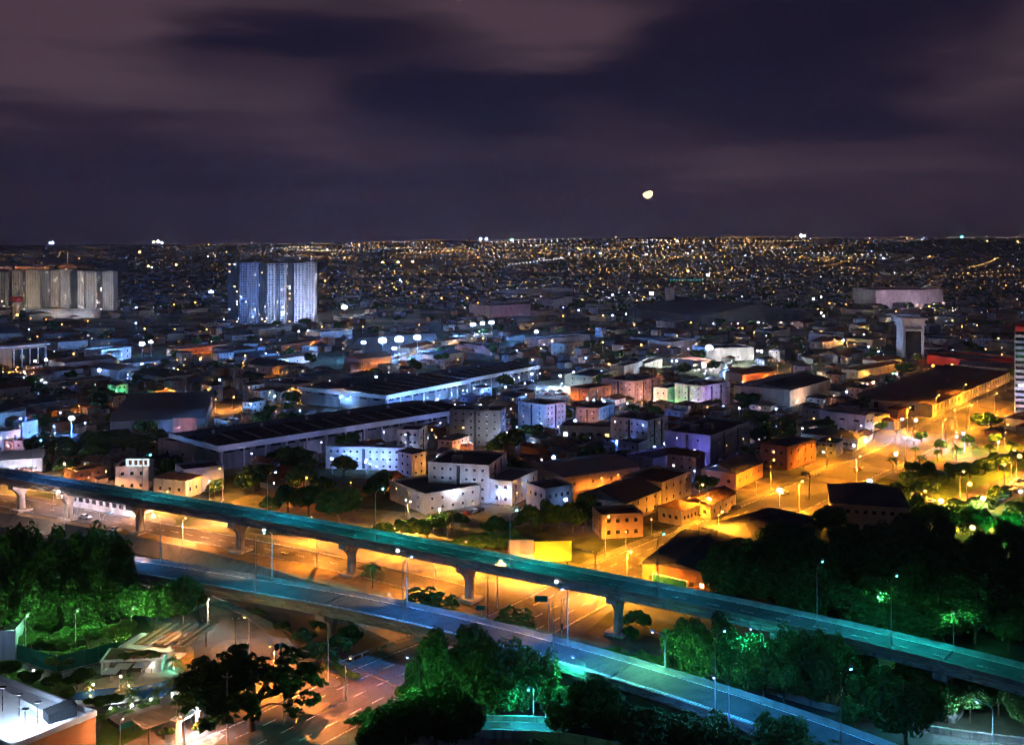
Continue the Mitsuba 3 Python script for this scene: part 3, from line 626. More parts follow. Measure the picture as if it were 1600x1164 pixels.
for n_, (px, py, h, c, I, rb, kind) in enumerate(CITY):
    Y = 1600 * (EYE - h) / (py - 385); x, y = (px - 800) * Y / 1600, Y
    full = y < 720
    cn = CNAME.get(c, 'tinted')
    w = float(np.clip((I / 120) ** .6 * (420 / y) ** 1.5, .05, 3))
    if kind == 1:
        k = thing('floodlight_mast', None, 'floodlight mast', 'floodlight masts of the lit yards')
        placed.append((k, x, y, f'tall mast with {cn} floodlights', 'floodlight mast', 'floodlight masts of the lit yards'))
        part(k, 'mast', MB().tube([[x, y, float(height(x, y)) - .2], [x, y, h + rb]], [.3, .18], 6).get(), 'metal_grey')
        part(k, 'crossbar', boxm(x - rb * 1.1, x + rb * 1.1, y + .25, y + .5, h - .12, h + .12), 'metal_grey')
        for dx in (-.62, 0, .62):
            part(k, 'floodlight', BULB, 'glow_base', T().translate([x + dx * rb, y - .1, h + (0 if dx else .25 * rb)]).scale([rb * .95, rb * .6, rb * .95]), glow=[1.2 * v for v in c])
        if I: point(x, y - rb - .8, h + .2, tuple(q ** 1.3 for q in c), I * 13, w, own=False)
    else:
        gname = {0: 'street lamps of the city', 2: 'small yard and wall lamps of the city', 3: 'tall lamps along the avenue', 4: 'unseen lamps by the canal path'}[kind]
        look = {0: f'{cn} street lamp', 2: f'small {cn} yard lamp', 3: 'tall amber avenue lamp', 4: 'low lamp on slim post'}[kind]
        hx, hy, hz = lamp_thing({0: 'street_lamp', 2: 'yard_or_added_lamp', 3: 'avenue_lamp', 4: 'unseen_path_lamp'}[kind], x, y, float(height(x, y)) if y > 2600 else 0, h, c, RNG.uniform(0, 6.28) if kind != 3 else math.radians(-40), 1.2 if full and kind in (0, 3, 4) else .02, kind, look=look, group=gname, glow=.14 if c in (ORANGE, AMBER, YELLOW) or kind == 4 else .6, rb=rb if kind != 3 else .34, full=full and kind in (0, 3, 4), cat='street lamp' if kind != 2 else 'yard lamp')
        if kind == 2: point(hx, hy - .1, hz - .1, c, I * (1.9 if c[0] > c[2] else 1.3), w, own=False)
        elif y < 1150: spot(hx, hy, hz, c, I * (3.5 if kind == 3 else (2.1 if c[0] > c[2] else 1.3) if kind == 0 else .6), 76 if kind == 3 else 83 if kind != 4 or y > 245 else 66, 58, w=w * (1.6 if kind == 3 else 1))

# ------------------------------------------------------------------ buildings
LAND = []          # (phrase, x, y): landmarks that labels refer to
FOOT = []          # footprints taken


def facade(wall, panes, o, u, nrm, L, H, cols, rows, deep=.22, z0=0.0):
    """A wall from o along u with recessed window openings; panes gets (corner, u, width, height, depth dir)."""
    o, u, nrm = (np.array([*q, 0.0]) for q in (o, u, nrm))
    xs = sorted({0.0, L, *[v for c in cols for v in c]}); zs = sorted({z0, H, *[v for r in rows for v in r]})
    cs, rs = {c[0]: c[1] for c in cols}, {r[0]: r[1] for r in rows}
    P = lambda a, b, d=0.0: o + u * a + np.array([0, 0, b]) - nrm * d
    for a, b in zip(xs[:-1], xs[1:]):
        if a not in cs:
            wall.quad(P(a, z0), P(b, z0), P(b, H), P(a, H)); continue
        for c, d in zip(zs[:-1], zs[1:]):
            if c in rs:
                wall.quad(P(a, c), P(b, c), P(b, c, deep), P(a, c, deep)); wall.quad(P(a, d), P(b, d), P(b, d, deep), P(a, d, deep))
                wall.quad(P(a, c), P(a, d), P(a, d, deep), P(a, c, deep)); wall.quad(P(b, c), P(b, d), P(b, d, deep), P(b, c, deep))
                panes.append((P(a, c, deep), P(b, c, deep), P(b, d, deep), P(a, d, deep)))
            else:
                wall.quad(P(a, c), P(b, c), P(b, d), P(a, d))


def spread(L, n, w, margin=.9):
    if n < 1: return []
    gap = (L - 2 * margin) / n
    return [(margin + gap * (i + .5) - w / 2, margin + gap * (i + .5) + w / 2) for i in range(n)]


LIT = {'warm': (.10, .062, .026), 'cool': (.075, .088, .095), 'white': (.11, .10, .09)}
cell = random.Random(3)


def roof_shape(kind, L, D, H, over=.5, pitch=.35):
    if L * D > 600: pitch = .16
    mb = MB()
    x0, x1, y0, y1 = -over, L + over, -over, D + over
    if kind == 'gable':
        r = pitch * (min(L, D) / 2 + over)
        for dz in (0, -.18):
            if L >= D:
                ym = (y0 + y1) / 2
                mb.quad([x0, y0, H + dz], [x1, y0, H + dz], [x1, ym, H + r + dz], [x0, ym, H + r + dz]).quad([x0, y1, H + dz], [x1, y1, H + dz], [x1, ym, H + r + dz], [x0, ym, H + r + dz])
            else:
                xm = (x0 + x1) / 2
                mb.quad([x0, y0, H + dz], [x0, y1, H + dz], [xm, y1, H + r + dz], [xm, y0, H + r + dz]).quad([x1, y0, H + dz], [x1, y1, H + dz], [xm, y1, H + r + dz], [xm, y0, H + r + dz])
        if L >= D:
            for x in (0.02, L - .02): mb.add([[x, 0, H - .2], [x, D, H - .2], [x, D / 2, H + r - .25]], [[0, 1, 2]])
        else:
            for y in (0.02, D - .02): mb.add([[0, y, H - .2], [L, y, H - .2], [L / 2, y, H + r - .25]], [[0, 1, 2]])
    elif kind == 'hip':
        r = pitch * (min(L, D) / 2 + over); k = min(L, D) / 2 + over
        if L >= D: a, b = [x0 + k, (y0 + y1) / 2, H + r], [x1 - k, (y0 + y1) / 2, H + r]
        else: a, b = [(x0 + x1) / 2, y0 + k, H + r], [(x0 + x1) / 2, y1 - k, H + r]
        c = [[x0, y0, H], [x1, y0, H], [x1, y1, H], [x0, y1, H], a, b]
        if L >= D: mb.add(c, [[0, 1, 5], [0, 5, 4], [2, 3, 4], [2, 4, 5], [3, 0, 4], [1, 2, 5]])
        else: mb.add(c, [[0, 1, 4], [1, 2, 5], [1, 5, 4], [2, 3, 5], [3, 0, 4], [3, 4, 5]])
        mb.quad(*[[q[0], q[1], H - .02] for q in c[:4]])
    elif kind == 'shed':
        mb.quad([x0, y0, H + .1], [x1, y0, H + .1], [x1, y1, H + pitch * D * .35], [x0, y1, H + pitch * D * .35])
        mb.quad([x0, y0, H - .08], [x1, y0, H - .08], [x1, y1, H + pitch * D * .35 - .18], [x0, y1, H + pitch * D * .35 - .18])
        for x in (.02, L - .02): mb.add([[x, 0, H - .2], [x, D, H - .2], [x, D, H + pitch * D * .35 - .2]], [[0, 1, 2]])
        mb.quad([0, D - .02, H - .2], [L, D - .02, H - .2], [L, D - .02, H + pitch * D * .35 - .2], [0, D - .02, H + pitch * D * .35 - .2])
    else:
        mb.box(.2, L - .2, .2, D - .2, H - .5, H - .38)
    return mb.get()


def building(name, A, B, D, H, wall='wall_white', roof='roof_dark', kind='flat', cols=(0, 0), floors=1, ww=1.2, wh=1.2, lit=.1, tone='cool', label=None, cat='building', group=None, look='', each=True, extra=None, base=0.0, land=None, taken=True, parapet=.55, z0=None):
    m, L = frame(A, B)
    if base: m = T().translate([0, 0, base]) @ m
    k = thing(name, label, cat, group)
    A, B = np.asarray(A, float), np.asarray(B, float)
    u = (B - A) / L; nb = np.array([-u[1], u[0]])
    if taken: FOOT.append(sg.Polygon([A, B, B + nb * D, A + nb * D]).buffer(1.2))
    c = (A + B) / 2 + nb * D / 2
    if not label: placed.append((k, c[0], c[1], look, cat, group))
    if land: LAND.append((land, c[0], c[1]))
    wm, panes = MB(), []
    fh = H / floors
    rows = [(fh * i + fh * .36, min(fh * i + fh * .36 + wh, fh * (i + 1) - .15)) for i in range(floors)] if max(cols) else []
    facade(wm, panes, (0, 0), (1, 0), (0, -1), L, H, spread(L, cols[0], ww), rows)
    facade(wm, panes, (L, 0), (0, 1), (1, 0), D, H, spread(D, cols[1], ww), rows)
    facade(wm, panes, (L, D), (-1, 0), (0, 1), L, H, spread(L, cols[0] // 2, ww), rows)
    facade(wm, panes, (0, D), (0, -1), (-1, 0), D, H, spread(D, cols[1], ww), rows)
    part(k, 'wall', wm.get(), wall, m)
    rk = part(k, 'roof', roof_shape(kind, L, D, H), roof, m)
    if kind == 'flat' and parapet:
        pm = MB()
        for q in ((-.06, L + .06, -.06, .2), (-.06, L + .06, D - .2, D + .06), (-.06, .2, .2, D - .2), (L - .2, L + .06, .2, D - .2)):
            pm.box(q[0], q[1], q[2], q[3], H + .003, H + parapet)
        part(k, 'parapet', pm.get(), wall, m)
    groups = {}
    for q in panes:
        t = cell.random()
        mat = 'lit' if t < lit else 'dark'
        if each and len(panes) < 150:
            if mat == 'lit':
                s = cell.choice((.5, 1, 1.6)); part(k, 'window', MB().quad(*q).get(), 'glow_base', m, glow=[s * v for v in LIT[tone if cell.random() < .6 else 'warm']])
            else: part(k, 'window', MB().quad(*q).get(), 'window_glass', m)
        else: groups.setdefault(mat, MB()).quad(*q)
    if 'dark' in groups: part(k, 'window', groups['dark'].get(), 'window_glass', m, kind='stuff')
    if 'lit' in groups: part(k, 'lit_window', groups['lit'].get(), 'glow_base', m, kind='stuff', label='lit windows', glow=LIT[tone])
    if extra: extra(k, m, L, D, H)
    return k


def towers_extra(seed, n=1):
    def fn(k, m, L, D, H):
        r = random.Random(seed)
        for i in range(n):
            x, y = r.uniform(.15, .6) * L, r.uniform(.2, .6) * D
            part(k, 'roof_tank', boxm(x, x + min(3.2, L * .3), y, y + min(3.2, D * .3), H - .38, H + r.uniform(1.4, 2.4)), 'wall_grey', m)
    return fn


def house_bits(seed):
    def fn(k, m, L, D, H):
        r = random.Random(seed)
        if r.random() < .55:
            w = r.uniform(.3, .6) * L; x = r.choice((0, L - w)); d = r.uniform(2, 3.4); h = min(H - .4, r.uniform(2.3, 2.9))
            part(k, 'annex', MB().box(x + .05, x + w - .05, -d, -.003, 0, h).get(), r.choice(('wall_grey', 'wall_brick', 'wall_cream')), m)
            part(k, 'annex_roof', MB().add([[x - .2, -d - .3, h + .03], [x + w + .2, -d - .3, h + .03], [x + w + .2, -.01, h + .5], [x - .2, -.01, h + .5], [x - .2, -d - .3, h + .005], [x + w + .2, -d - .3, h + .005]], [[0, 1, 2, 3], [0, 1, 5, 4]]).get(), r.choice(('roof_metal', 'roof_tile', 'roof_sheet')), m)
        if r.random() < .4:
            x, y = r.uniform(.2, .7) * L, r.uniform(.5, .8) * D
            part(k, 'water_tank', MB().tube([[x, y, H - .3], [x, y, H + 1.5], [x, y, H + 1.8]], [.75, .8, .3], 9).get(), r.choice(('wall_blue', 'wall_grey')), m)
        if r.random() < .3: part(k, 'yard_wall', MB().box(-2.5, -2.3, -4.5, D + 1, 0, 1.9).box(-2.3, L + 1.5, -4.5, -4.3, 0, 1.9).get(), 'wall_grey', m)
    return fn


def slab_extra(k, m, L, D, H):
    part(k, 'fascia', MB().box(-.7, L + .7, -.7, -.45, H - .9, H + .25).box(L + .45, L + .7, -.45, D, H - .9, H + .25).box(-.7, -.45, -.45, D, H - .9, H + .25).get(), 'trim_white', m)


# --- the two tall groups of flats
def high_rise(name, label, cat, y0, blocks, land):
    """blocks: (left px, right px, top px, base px, setback m, wall, columns, lit share, tone)."""
    k = thing(name, label, cat)
    for (xa, xb, top, bot, back, wall, nc, lit, tone) in blocks:
        y = y0 + back; H = EYE - (top - 385) * y / 1600
        A, B = np.array([(xa - 800) * y / 1600, y]), np.array([(xb - 800) * y / 1600, y])
        m, L = frame(A, B); D = 16.0; fl = max(2, int(round(H / 2.9))); fh = H / fl
        P = thing(k + '__block'); del labels[P]
        wm, panes = MB(), []
        rows = [(fh * i + .75, fh * i + 2.3) for i in range(fl)]
        facade(wm, panes, (0, 0), (1, 0), (0, -1), L, H, spread(L, max(1, round(L / 3.6)), 2.0, .5), rows)
        facade(wm, panes, (L, 0), (0, 1), (1, 0), D, H, spread(D, 3, 1.2), rows)
        facade(wm, panes, (0, D), (0, -1), (-1, 0), D, H, spread(D, 3, 1.2), rows)
        facade(wm, panes, (L, D), (-1, 0), (0, 1), L, H, spread(L, max(1, round(L / 3.6)), 2.0, .5), rows)
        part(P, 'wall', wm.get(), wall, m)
        part(P, 'roof', MB().box(0, L, 0, D, H - .3, H).box(L * .3, L * .7, 4, 10, H, H + 2.6).get(), 'roof_brown', m)
        part(P, 'cornice', boxm(-.25, L + .25, -.25, .0, H - .5, H + .5), wall, m); part(P, 'cornice', boxm(-.25, L + .25, D, D + .25, H - .5, H + .5), wall, m)
        dark, litm = MB(), {}
        for q in panes:
            if cell.random() < lit * .5: litm.setdefault(tone if cell.random() < .65 else 'warm', MB()).quad(*q)
            else: dark.quad(*q)
        part(P, 'window', dark.get(), 'window_glass', m, kind='stuff')
        for t, q in litm.items(): part(P, 'lit_window', q.get(), 'glow_base', m, kind='stuff', glow=[v * 1.25 for v in LIT[t]])
        FOOT.append(sg.Polygon([A, B, B + [0, D], A + [0, D]]).buffer(6))
    LAND.append((land, (blocks[0][0] + blocks[-1][1] - 1600) / 2 * y0 / 1600, y0))
    return k


high_rise('tower_block', 'pair of joined pale high-rise blocks with blue-white lit facades, standing alone left of centre', 'apartment tower', 1200,
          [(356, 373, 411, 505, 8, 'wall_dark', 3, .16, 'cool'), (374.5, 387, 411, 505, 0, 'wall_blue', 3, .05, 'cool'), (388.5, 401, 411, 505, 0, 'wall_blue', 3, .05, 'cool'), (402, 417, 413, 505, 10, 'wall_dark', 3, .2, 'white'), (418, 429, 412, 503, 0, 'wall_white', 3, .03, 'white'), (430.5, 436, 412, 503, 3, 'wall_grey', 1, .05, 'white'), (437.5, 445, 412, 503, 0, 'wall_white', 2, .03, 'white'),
           (446, 459, 414, 502, 10, 'wall_dark', 3, .3, 'cool'), (459.5, 476, 412, 502, 1, 'wall_white', 4, .04, 'white'), (477, 491.5, 410, 501, 0, 'wall_white', 4, .03, 'white')], 'the pair of tall towers')  # dark blocks hold the shade of unlit recesses in their wall colour
hk = high_rise('slab_block', 'row of joined pale high-rise slabs with orange lit roof line at the far left edge', 'apartment tower', 1440,
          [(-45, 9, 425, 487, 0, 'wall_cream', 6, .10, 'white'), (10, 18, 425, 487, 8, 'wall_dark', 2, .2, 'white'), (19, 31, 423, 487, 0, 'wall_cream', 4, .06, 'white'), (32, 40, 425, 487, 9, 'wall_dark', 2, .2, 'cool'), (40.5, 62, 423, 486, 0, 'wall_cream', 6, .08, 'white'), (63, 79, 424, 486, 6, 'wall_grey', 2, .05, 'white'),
           (79.5, 92, 423, 486, 0, 'wall_cream', 4, .09, 'white'), (93, 107, 422, 486, 3, 'wall_white', 3, .05, 'white'), (107.5, 121, 425, 485, 9, 'wall_dark', 4, .2, 'cool'), (121.5, 131, 424, 485, 0, 'wall_white', 3, .08, 'white'), (132, 149, 425, 485, 4, 'wall_white', 4, .04, 'cool'), (149.5, 160, 426, 484, 8, 'wall_dark', 3, .22, 'white'), (160.5, 177, 425, 484, 3, 'wall_white', 4, .05, 'white')], 'the row of high-rise slabs')  # shade between the slabs is put into the dark wall colour
Y_ = 1446
dm = trimesh.creation.icosphere(3, 1.0); dm.apply_scale([14, 7, 7]); dm = dm.slice_plane([0, 0, 0], [0, 0, 1])
part(hk, 'dome', (np.array(dm.vertices), np.array(dm.faces)), 'orange_wall', T().translate([(102 - 800) * Y_ / 1600, Y_ + 7, 59]), smooth=True)  # dome and pavilion carry their orange lamplight as wall colour
part(hk, 'mast', boxm(-.35, .35, -.35, .35, 0, 17), 'trim_white', T().translate([(102 - 800) * Y_ / 1600, Y_ + 7, 65]))
for xa, xb, mat in ((22, 76, 'orange_wall'), (-10, 16, 'roof_tile')):
    a, b = (xa - 800) * Y_ / 1600, (xb - 800) * Y_ / 1600
    part(hk, 'roof_pavilion', MB().box(a, b, Y_ + 3, Y_ + 13, 57, 61.5).get(), mat)
    for t in np.linspace(a + 4, b - 4, 3): spot(t, Y_ - 1.5, 60, (1, .5, .25), 150, 85, 70, aim=(t, Y_ + 6, 62), w=.15)
spot((102 - 800) * Y_ / 1600 + 3, Y_ - 4, 58.5, (1, .5, .25), 350, 60, 40, aim=((102 - 800) * Y_ / 1600, Y_ + 7, 63), w=.3)
# unseen lamps placed before the towers to wash their facades
for (px, py, I, c) in ((388, 506, 8400, (.28, .55, 1)), (430, 505, 8200, (.72, .80, 1)), (452, 505, 5200, (.35, .55, 1)), (482, 504, 8600, (.74, .78, 1)), (366, 507, 4500, (.5, .55, .9))):
    x, y = g(px, py); y -= 42
    spot(x, y, 9, c, I * 1.15, 64, 18, aim=(x, y + 44, 44), w=.8)
for (px, I, c) in ((12, 2400, (1, .85, .7)), (45, 2600, (1, .82, .6)), (70, 1600, (.9, .85, .9)), (100, 2400, (1, .85, .65)), (128, 2200, (.85, .9, 1)), (155, 2200, (1, .85, .75)), (172, 1500, (.9, .85, .9))):
    x = (px - 800) * 1405 / 1600
    spot(x, 1396, 9, c, I * 1.35, 64, 18, aim=(x, 1442, 38), w=.7)
# long low annex below the slabs
building('annex', g(40, 497), g(152, 497), 10, 11, 'wall_white', 'roof_dark', cols=(22, 2), floors=3, lit=.25, tone='white', label='long low pale annex in front of the row of high-rise slabs', land='the long annex', each=False)
for px in (50, 75, 100, 125, 148): point(*(g(px, 499) + [0, -6]), 6, (.9, .9, 1), 260, .25)

# --- landmarks, left part
def colonnade(k, m, L, D, H):
    mb = MB()
    for x in np.linspace(L * .62, L - .4, 5): part(k, 'column', boxm(x - .35, x + .35, -2.6, -1.9, 0, H - .8), 'wall_white', m)
    part(k, 'canopy', MB().box(-1, L + 2.2, -3.4, D * .4, H + .01, H + 1.0).get(), 'trim_white', m)
    part(k, 'glazing', boxm(L * .62, L - .2, -.08, -.02, 1, H - 2), 'window_glass', m)


building('civic_hall', g(-70, 588), g(70, 574), 30, 17, 'wall_cream', 'roof_dark', label='tall pale hall with flat canopy and columns, floodlit beside trees at left edge', extra=colonnade, land='the columned hall', cols=(0, 0))
for px, py in ((10, 596), (30, 592)): point(*(g(px, py) + [0, -4]), 7, (1, .62, .45), 900, .8)
building('office_block', g(158, 566), g(205, 560), 18, 9, 'wall_white', 'roof_dark', cols=(5, 3), floors=2, lit=.2, label='small pale two-storey office lit blue at its left corner, left of the floodlights', land='the small lit office', each=False)
building('shed_hall', g(278, 557), g(354, 548), 14, 6, 'orange_wall', 'roof_tile', kind='gable', cols=(7, 2), lit=.1, label='long orange lit building with many small windows left of the centre', each=False)
for px, py in ((290, 560), (318, 557), (340, 553)): point(*(g(px, py) + [0, -4]), 4, ORANGE, 260, .4)
building('arched_shed', g(186, 592), g(217, 588), 30, 6, 'wall_white', 'roof_metal', kind='gable', label='pale end-lit shed with low pitched roof below the row of white lamps', land='the pale lit shed')
point(*(g(200, 597)), 5, SKYB, 260, .5)
k = thing('water_tower', 'small water tower with orange-red tank on a pale shaft at the left edge', 'water tower'); x, y = g(25, 498)
part(k, 'shaft', MB().tube([[x, y, 0], [x, y, 21]], 4.2, 12).get(), 'wall_white'); part(k, 'tank', MB().tube([[x, y, 21], [x, y, 22.5], [x, y, 27], [x, y, 28]], [5.0, 7.6, 7.6, 4.5], 14).get(), 'red_paint')
point(x + 3, y - 12, 18, AMBER, 700, .3)
k = thing('saw_roof_hall', 'broad low hall with grey ribbed roof behind the billboard at left', 'hall'); A, B = g(172, 682), g(320, 676); m, L = frame(A, B); FOOT.append(sg.Polygon([A, B, B + [0, 80], A + [0, 80]]).buffer(2))
part(k, 'wall', boxm(0, L, 0, 75, 0, 7), 'wall_grey', m)
for i in range(6):
    y = i * 12.5
    part(k, 'roof_bay', MB().quad([-.5, y, 7.2], [L + .5, y, 7.2], [L + .5, y + 10, 10.4], [-.5, y + 10, 10.4]).quad([-.5, y + 10, 10.4], [L + .5, y + 10, 10.4], [L + .5, y + 12.45, 7.2], [-.5, y + 12.45, 7.2]).get(), 'roof_metal', m)
LAND.append(('the ribbed roof hall', *g(240, 660)))
k = thing('billboard', 'dim pinkish billboard standing in front of the ribbed roof hall', 'billboard'); A, B = g(270, 694), g(307, 694); m, L = frame(A, B)
part(k, 'panel', boxm(0, L, 0, .4, 5, 12), 'wall_pink', m)
for x in (L * .2, L * .8): part(k, 'post', boxm(x - .2, x + .2, .42, .8, 0, 11), 'metal_dark', m)
point(*(g(288, 694) + [0, -6]), 9, (.9, .5, .6), 60, .4)

# --- long flat warehouses
def long_shed(name, label, A, B, D, H, land, front=True, side=True, panels=0, tone='trim_white'):
    m, L = frame(A, B); k = thing(name, label, 'warehouse'); A, B = np.asarray(A), np.asarray(B); u = (B - A) / L; nb = np.array([-u[1], u[0]])
    FOOT.append(sg.Polygon([A, B, B + nb * D, A + nb * D]).buffer(4)); LAND.append((land, *((A + B) / 2 + nb * D / 2)))
    wm, panes = MB(), []
    cols = spread(L, max(3, int(L / 7)), 5.0, 1.0)
    facade(wm, panes, (0, 0), (1, 0), (0, -1), L, H - 1.6, cols, [(H - 3.6, H - 2.0)], .5)
    facade(wm, panes, (L, 0), (0, 1), (1, 0), D, H - 1.6, [], []); facade(wm, panes, (L, D), (-1, 0), (0, 1), L, H - 1.6, [], []); facade(wm, panes, (0, D), (0, -1), (-1, 0), D, H - 1.6, spread(D, max(2, int(D / 9)), 5), [(H - 3.4, H - 2.0)], .4)
    part(k, 'wall', wm.get(), 'wall_grey', m)
    for q in panes: part(k, 'window', MB().quad(*q).get(), 'window_glass', m)
    part(k, 'roof', MB().quad([-1.5, -1.9, H], [L + 1.5, -1.9, H], [L + 1.5, D / 2, H + 1.6], [-1.5, D / 2, H + 1.6]).quad([-1.5, D + 1, H], [L + 1.5, D + 1, H], [L + 1.5, D / 2, H + 1.6], [-1.5, D / 2, H + 1.6]).get(), 'roof_sheet', m)
    for i, x in enumerate(np.linspace(10, L - 10, max(3, int(L / 11)))):
        part(k, 'skylight', MB().add([[x - .8, 1.5, H + .16 + 1.6 * 3.4 / (D / 2 + 1.9)], [x + .8, 1.5, H + .16 + 1.6 * 3.4 / (D / 2 + 1.9)], [x + .8, D / 2 - 2, H + .12 + 1.6 * (D / 2 - .1) / (D / 2 + 1.9)], [x - .8, D / 2 - 2, H + .12 + 1.6 * (D / 2 - .1) / (D / 2 + 1.9)]], [[0, 1, 2, 3]]).get(), 'roof_metal', m)
    nseg = max(2, int(L / 12))
    for i in range(nseg):
        part(k, 'fascia_panel', boxm(-1.6 + (L + 3.2) * i / nseg + .05, -1.6 + (L + 3.2) * (i + 1) / nseg - .05, -2.2, -1.95, H - 2.0, H + .35), tone, m)
    part(k, 'side_fascia', boxm(-1.85, -1.6, -2.2, D + 1, H - 1.7, H + .35), tone, m)
    for x in np.linspace(.4, L - .4, max(4, int(L / 9))): part(k, 'column', boxm(x - .3, x + .3, -1.8, -1.2, 0, H - 1.7), 'wall_white', m)
    for i in range(panels):
        x = L * (.3 + .65 * i / panels); part(k, 'wall_panel', boxm(x, x + L * .07, -.9, -.3, .2, H - 3.8), 'wall_white', m)
    for i, x in enumerate(np.linspace(8, L - 8, max(2, int(L / 22)))): part(k, 'roof_vent', MB().tube([[x, D * .5, H + 1.4], [x, D * .5, H + 2.4], [x, D * .5, H + 2.9]], [.6, .6, .9], 8).get(), 'metal_grey', m)
    return k


long_shed('warehouse', 'very long dark flat-roofed warehouse with pale fascia, just behind the green trees', g(342, 735), g(722, 670), 38, 10, 'the long front warehouse', panels=4)
long_shed('warehouse', 'large flat-roofed warehouse with bright blue-white lit fascia at centre left', g(602, 645), g(728, 618), 62, 9.5, 'the bright fascia warehouse')
long_shed('warehouse', 'smaller warehouse with pale fascia and open lit bays, right behind the bright one', g(731, 614), g(838, 592), 40, 9, 'the open bay warehouse')
A, B = g(602, 645), g(728, 618)
for t in np.linspace(.06, .96, 7):
    p = A + (B - A) * t; q = (B - A) / np.linalg.norm(B - A); p = p + np.array([q[1], -q[0]]) * 8
    spot(p[0], p[1], 5.5, (.42, .62, 1), 340, 85, 60, aim=(*(p - np.array([q[1], -q[0]]) * 7), 7.5), w=.7)
A, B = g(731, 614), g(838, 592)
for t in (.1, .5, .9):
    p = A + (B - A) * t; q = (B - A) / np.linalg.norm(B - A); p = p + np.array([q[1], -q[0]]) * 8
    spot(p[0], p[1], 5, (.5, .68, 1), 260, 85, 60, aim=(*(p - np.array([q[1], -q[0]]) * 7), 7), w=.5)
A, B = g(342, 735), g(722, 670)
for t in (.05, .3, .55, .8):
    p = A + (B - A) * t; q = (B - A) / np.linalg.norm(B - A); p = p + np.array([q[1], -q[0]]) * 14
    spot(p[0], p[1], 8, (.55, .6, 1), 150, 85, 70, aim=(*(p - np.array([q[1], -q[0]]) * 12), 8), w=.7)
building('end_office', g(247, 717), g(300, 725), 16, 8, 'wall_white', 'roof_dark', cols=(2, 1), lit=.0, label='pale low office wing at the left end of the long front warehouse', land='the pale office wing')
building('blank_wall_shed', g(287, 772), g(350, 764), 12, 8.5, 'wall_blue', 'roof_dark', kind='flat', label='blank lilac-grey shed behind the upper viaduct near the orange lamp', land='the lilac-grey shed')
point(*(g(318, 775) + [4, -6]), 7, (.55, .5, 1), 90, .6)
k = building('shop', g(180, 769), g(232, 767), 12, 9, 'wall_white', 'roof_brown', cols=(3, 2), floors=2, lit=.1, label='small pale shop with a bright rooftop sign behind the upper viaduct', land='the rooftop sign')
x, y = g(197, 769); part(k, 'sign_panel', boxm(x, x + 8.5, y - .3, y + .05, 9.6, 12.4), 'glow_base', glow=(.022, .028, .03), label='bright rooftop sign')
for t in (1.2, 3.2, 5.0, 6.8): part(k, 'sign_stripe', boxm(x + t, x + t + 1.0, y - .34, y - .305, 10.2, 11.8), 'wall_brick')
building('yellow_house', g(240, 774), g(290, 779), 9, 6.5, 'wall_cream', 'roof_tile', kind='hip', cols=(3, 2), lit=.0, label='low yellowish lit house hard behind the upper viaduct, right of the shop')
point(*(g(262, 790)), 5, YELLOW, 60, .6)
building('white_house', g(-30, 748), g(66, 742), 12, 7, 'wall_white', 'roof_metal', kind='gable', cols=(6, 2), floors=1, lit=.15, label='white lit house with grey sheet roof behind the viaduct at the left edge', land='the white roadside house')
point(*(g(20, 752)), 6, (.8, .85, 1), 150, .8); point(*(g(55, 752)), 6, (.8, .85, 1), 100, .6)
building('pink_house', g(-20, 712), g(32, 704), 12, 9, 'wall_pink', 'roof_brown', cols=(4, 2), floors=2, lit=.2, label='pinkish two-storey house at the left edge above the viaduct')
point(*(g(14, 718)), 6, (1, .6, .75), 110, .6)
building('row_shop', g(108, 790), g(208, 808), 8, 5.5, 'wall_white', 'roof_dark', cols=(9, 1), ww=2.2, wh=2.6, lit=.12, tone='white', label='row of small shops with dark shutters under the upper viaduct at left', cat='shop row')
for q in (g(125, 800), g(160, 806), g(195, 812)): point(q[0], q[1] - 2, 6, (1, .75, .75), 130, 1.0)
point(*g(85, 796), 8, (1, .8, .85), 200, 1.0)

# --- apartment houses of the centre
AP = dict(cat='apartment house')


def corner_block(name, cpx, lpx, rpx, H, label, land=None, **kw):
    """A block seen over its near corner: corner, left end and right end of its base, in photo pixels."""
    C, Lp, Rp = g(*cpx), g(*lpx), g(*rpx)
    u = (Rp - C) / np.linalg.norm(Rp - C); nb = np.array([-u[1], u[0]])
    D = max(6.0, float(np.dot(Lp - C, nb)))
    sc = kw.pop('sc', 1.0)
    kw.setdefault('ww', .95); kw.setdefault('wh', .85)
    ex0 = kw.pop('extra', None); fl = kw.get('floors', 1)

    def ex(k, m, L, D, H):
        if ex0: ex0(k, m, L, D, H)
        if fl < 3: return
        r = random.Random(int(L * 100)); fh = H / fl
        xs_ = (L * .5, ) if L < 16 else (L * .33, L * .67)
        for x in xs_: part(k, 'stair_strip', boxm(x - .55, x + .55, -.07, -.004, .4, H - .3), 'wall_dark', m)
        part(k, 'stair_strip', boxm(-.07, -.004, D * .5 - .6, D * .5 + .6, .4, H - .3), 'wall_dark', m)
        for i in range(1, fl):
            for x in ((L * .16, L * .84) if L > 9 else (L * .8,)):
                if r.random() < .75: part(k, 'balcony', MB().box(x - 1.2, x + 1.2, -1.1, -.004, fh * i - .05, fh * i + .08).box(x - 1.2, x + 1.2, -1.1, -1.02, fh * i + .08, fh * i + .95).get(), r.choice(('wall_white', 'wall_grey')), m)
            if r.random() < .6: part(k, 'air_conditioner', boxm(-.42, -.004, D * .25, D * .25 + .8, fh * i + .5, fh * i + 1.05), 'trim_white', m)
    return building(name, C, Rp, D * sc, H, label=label, land=land, extra=ex, **kw)


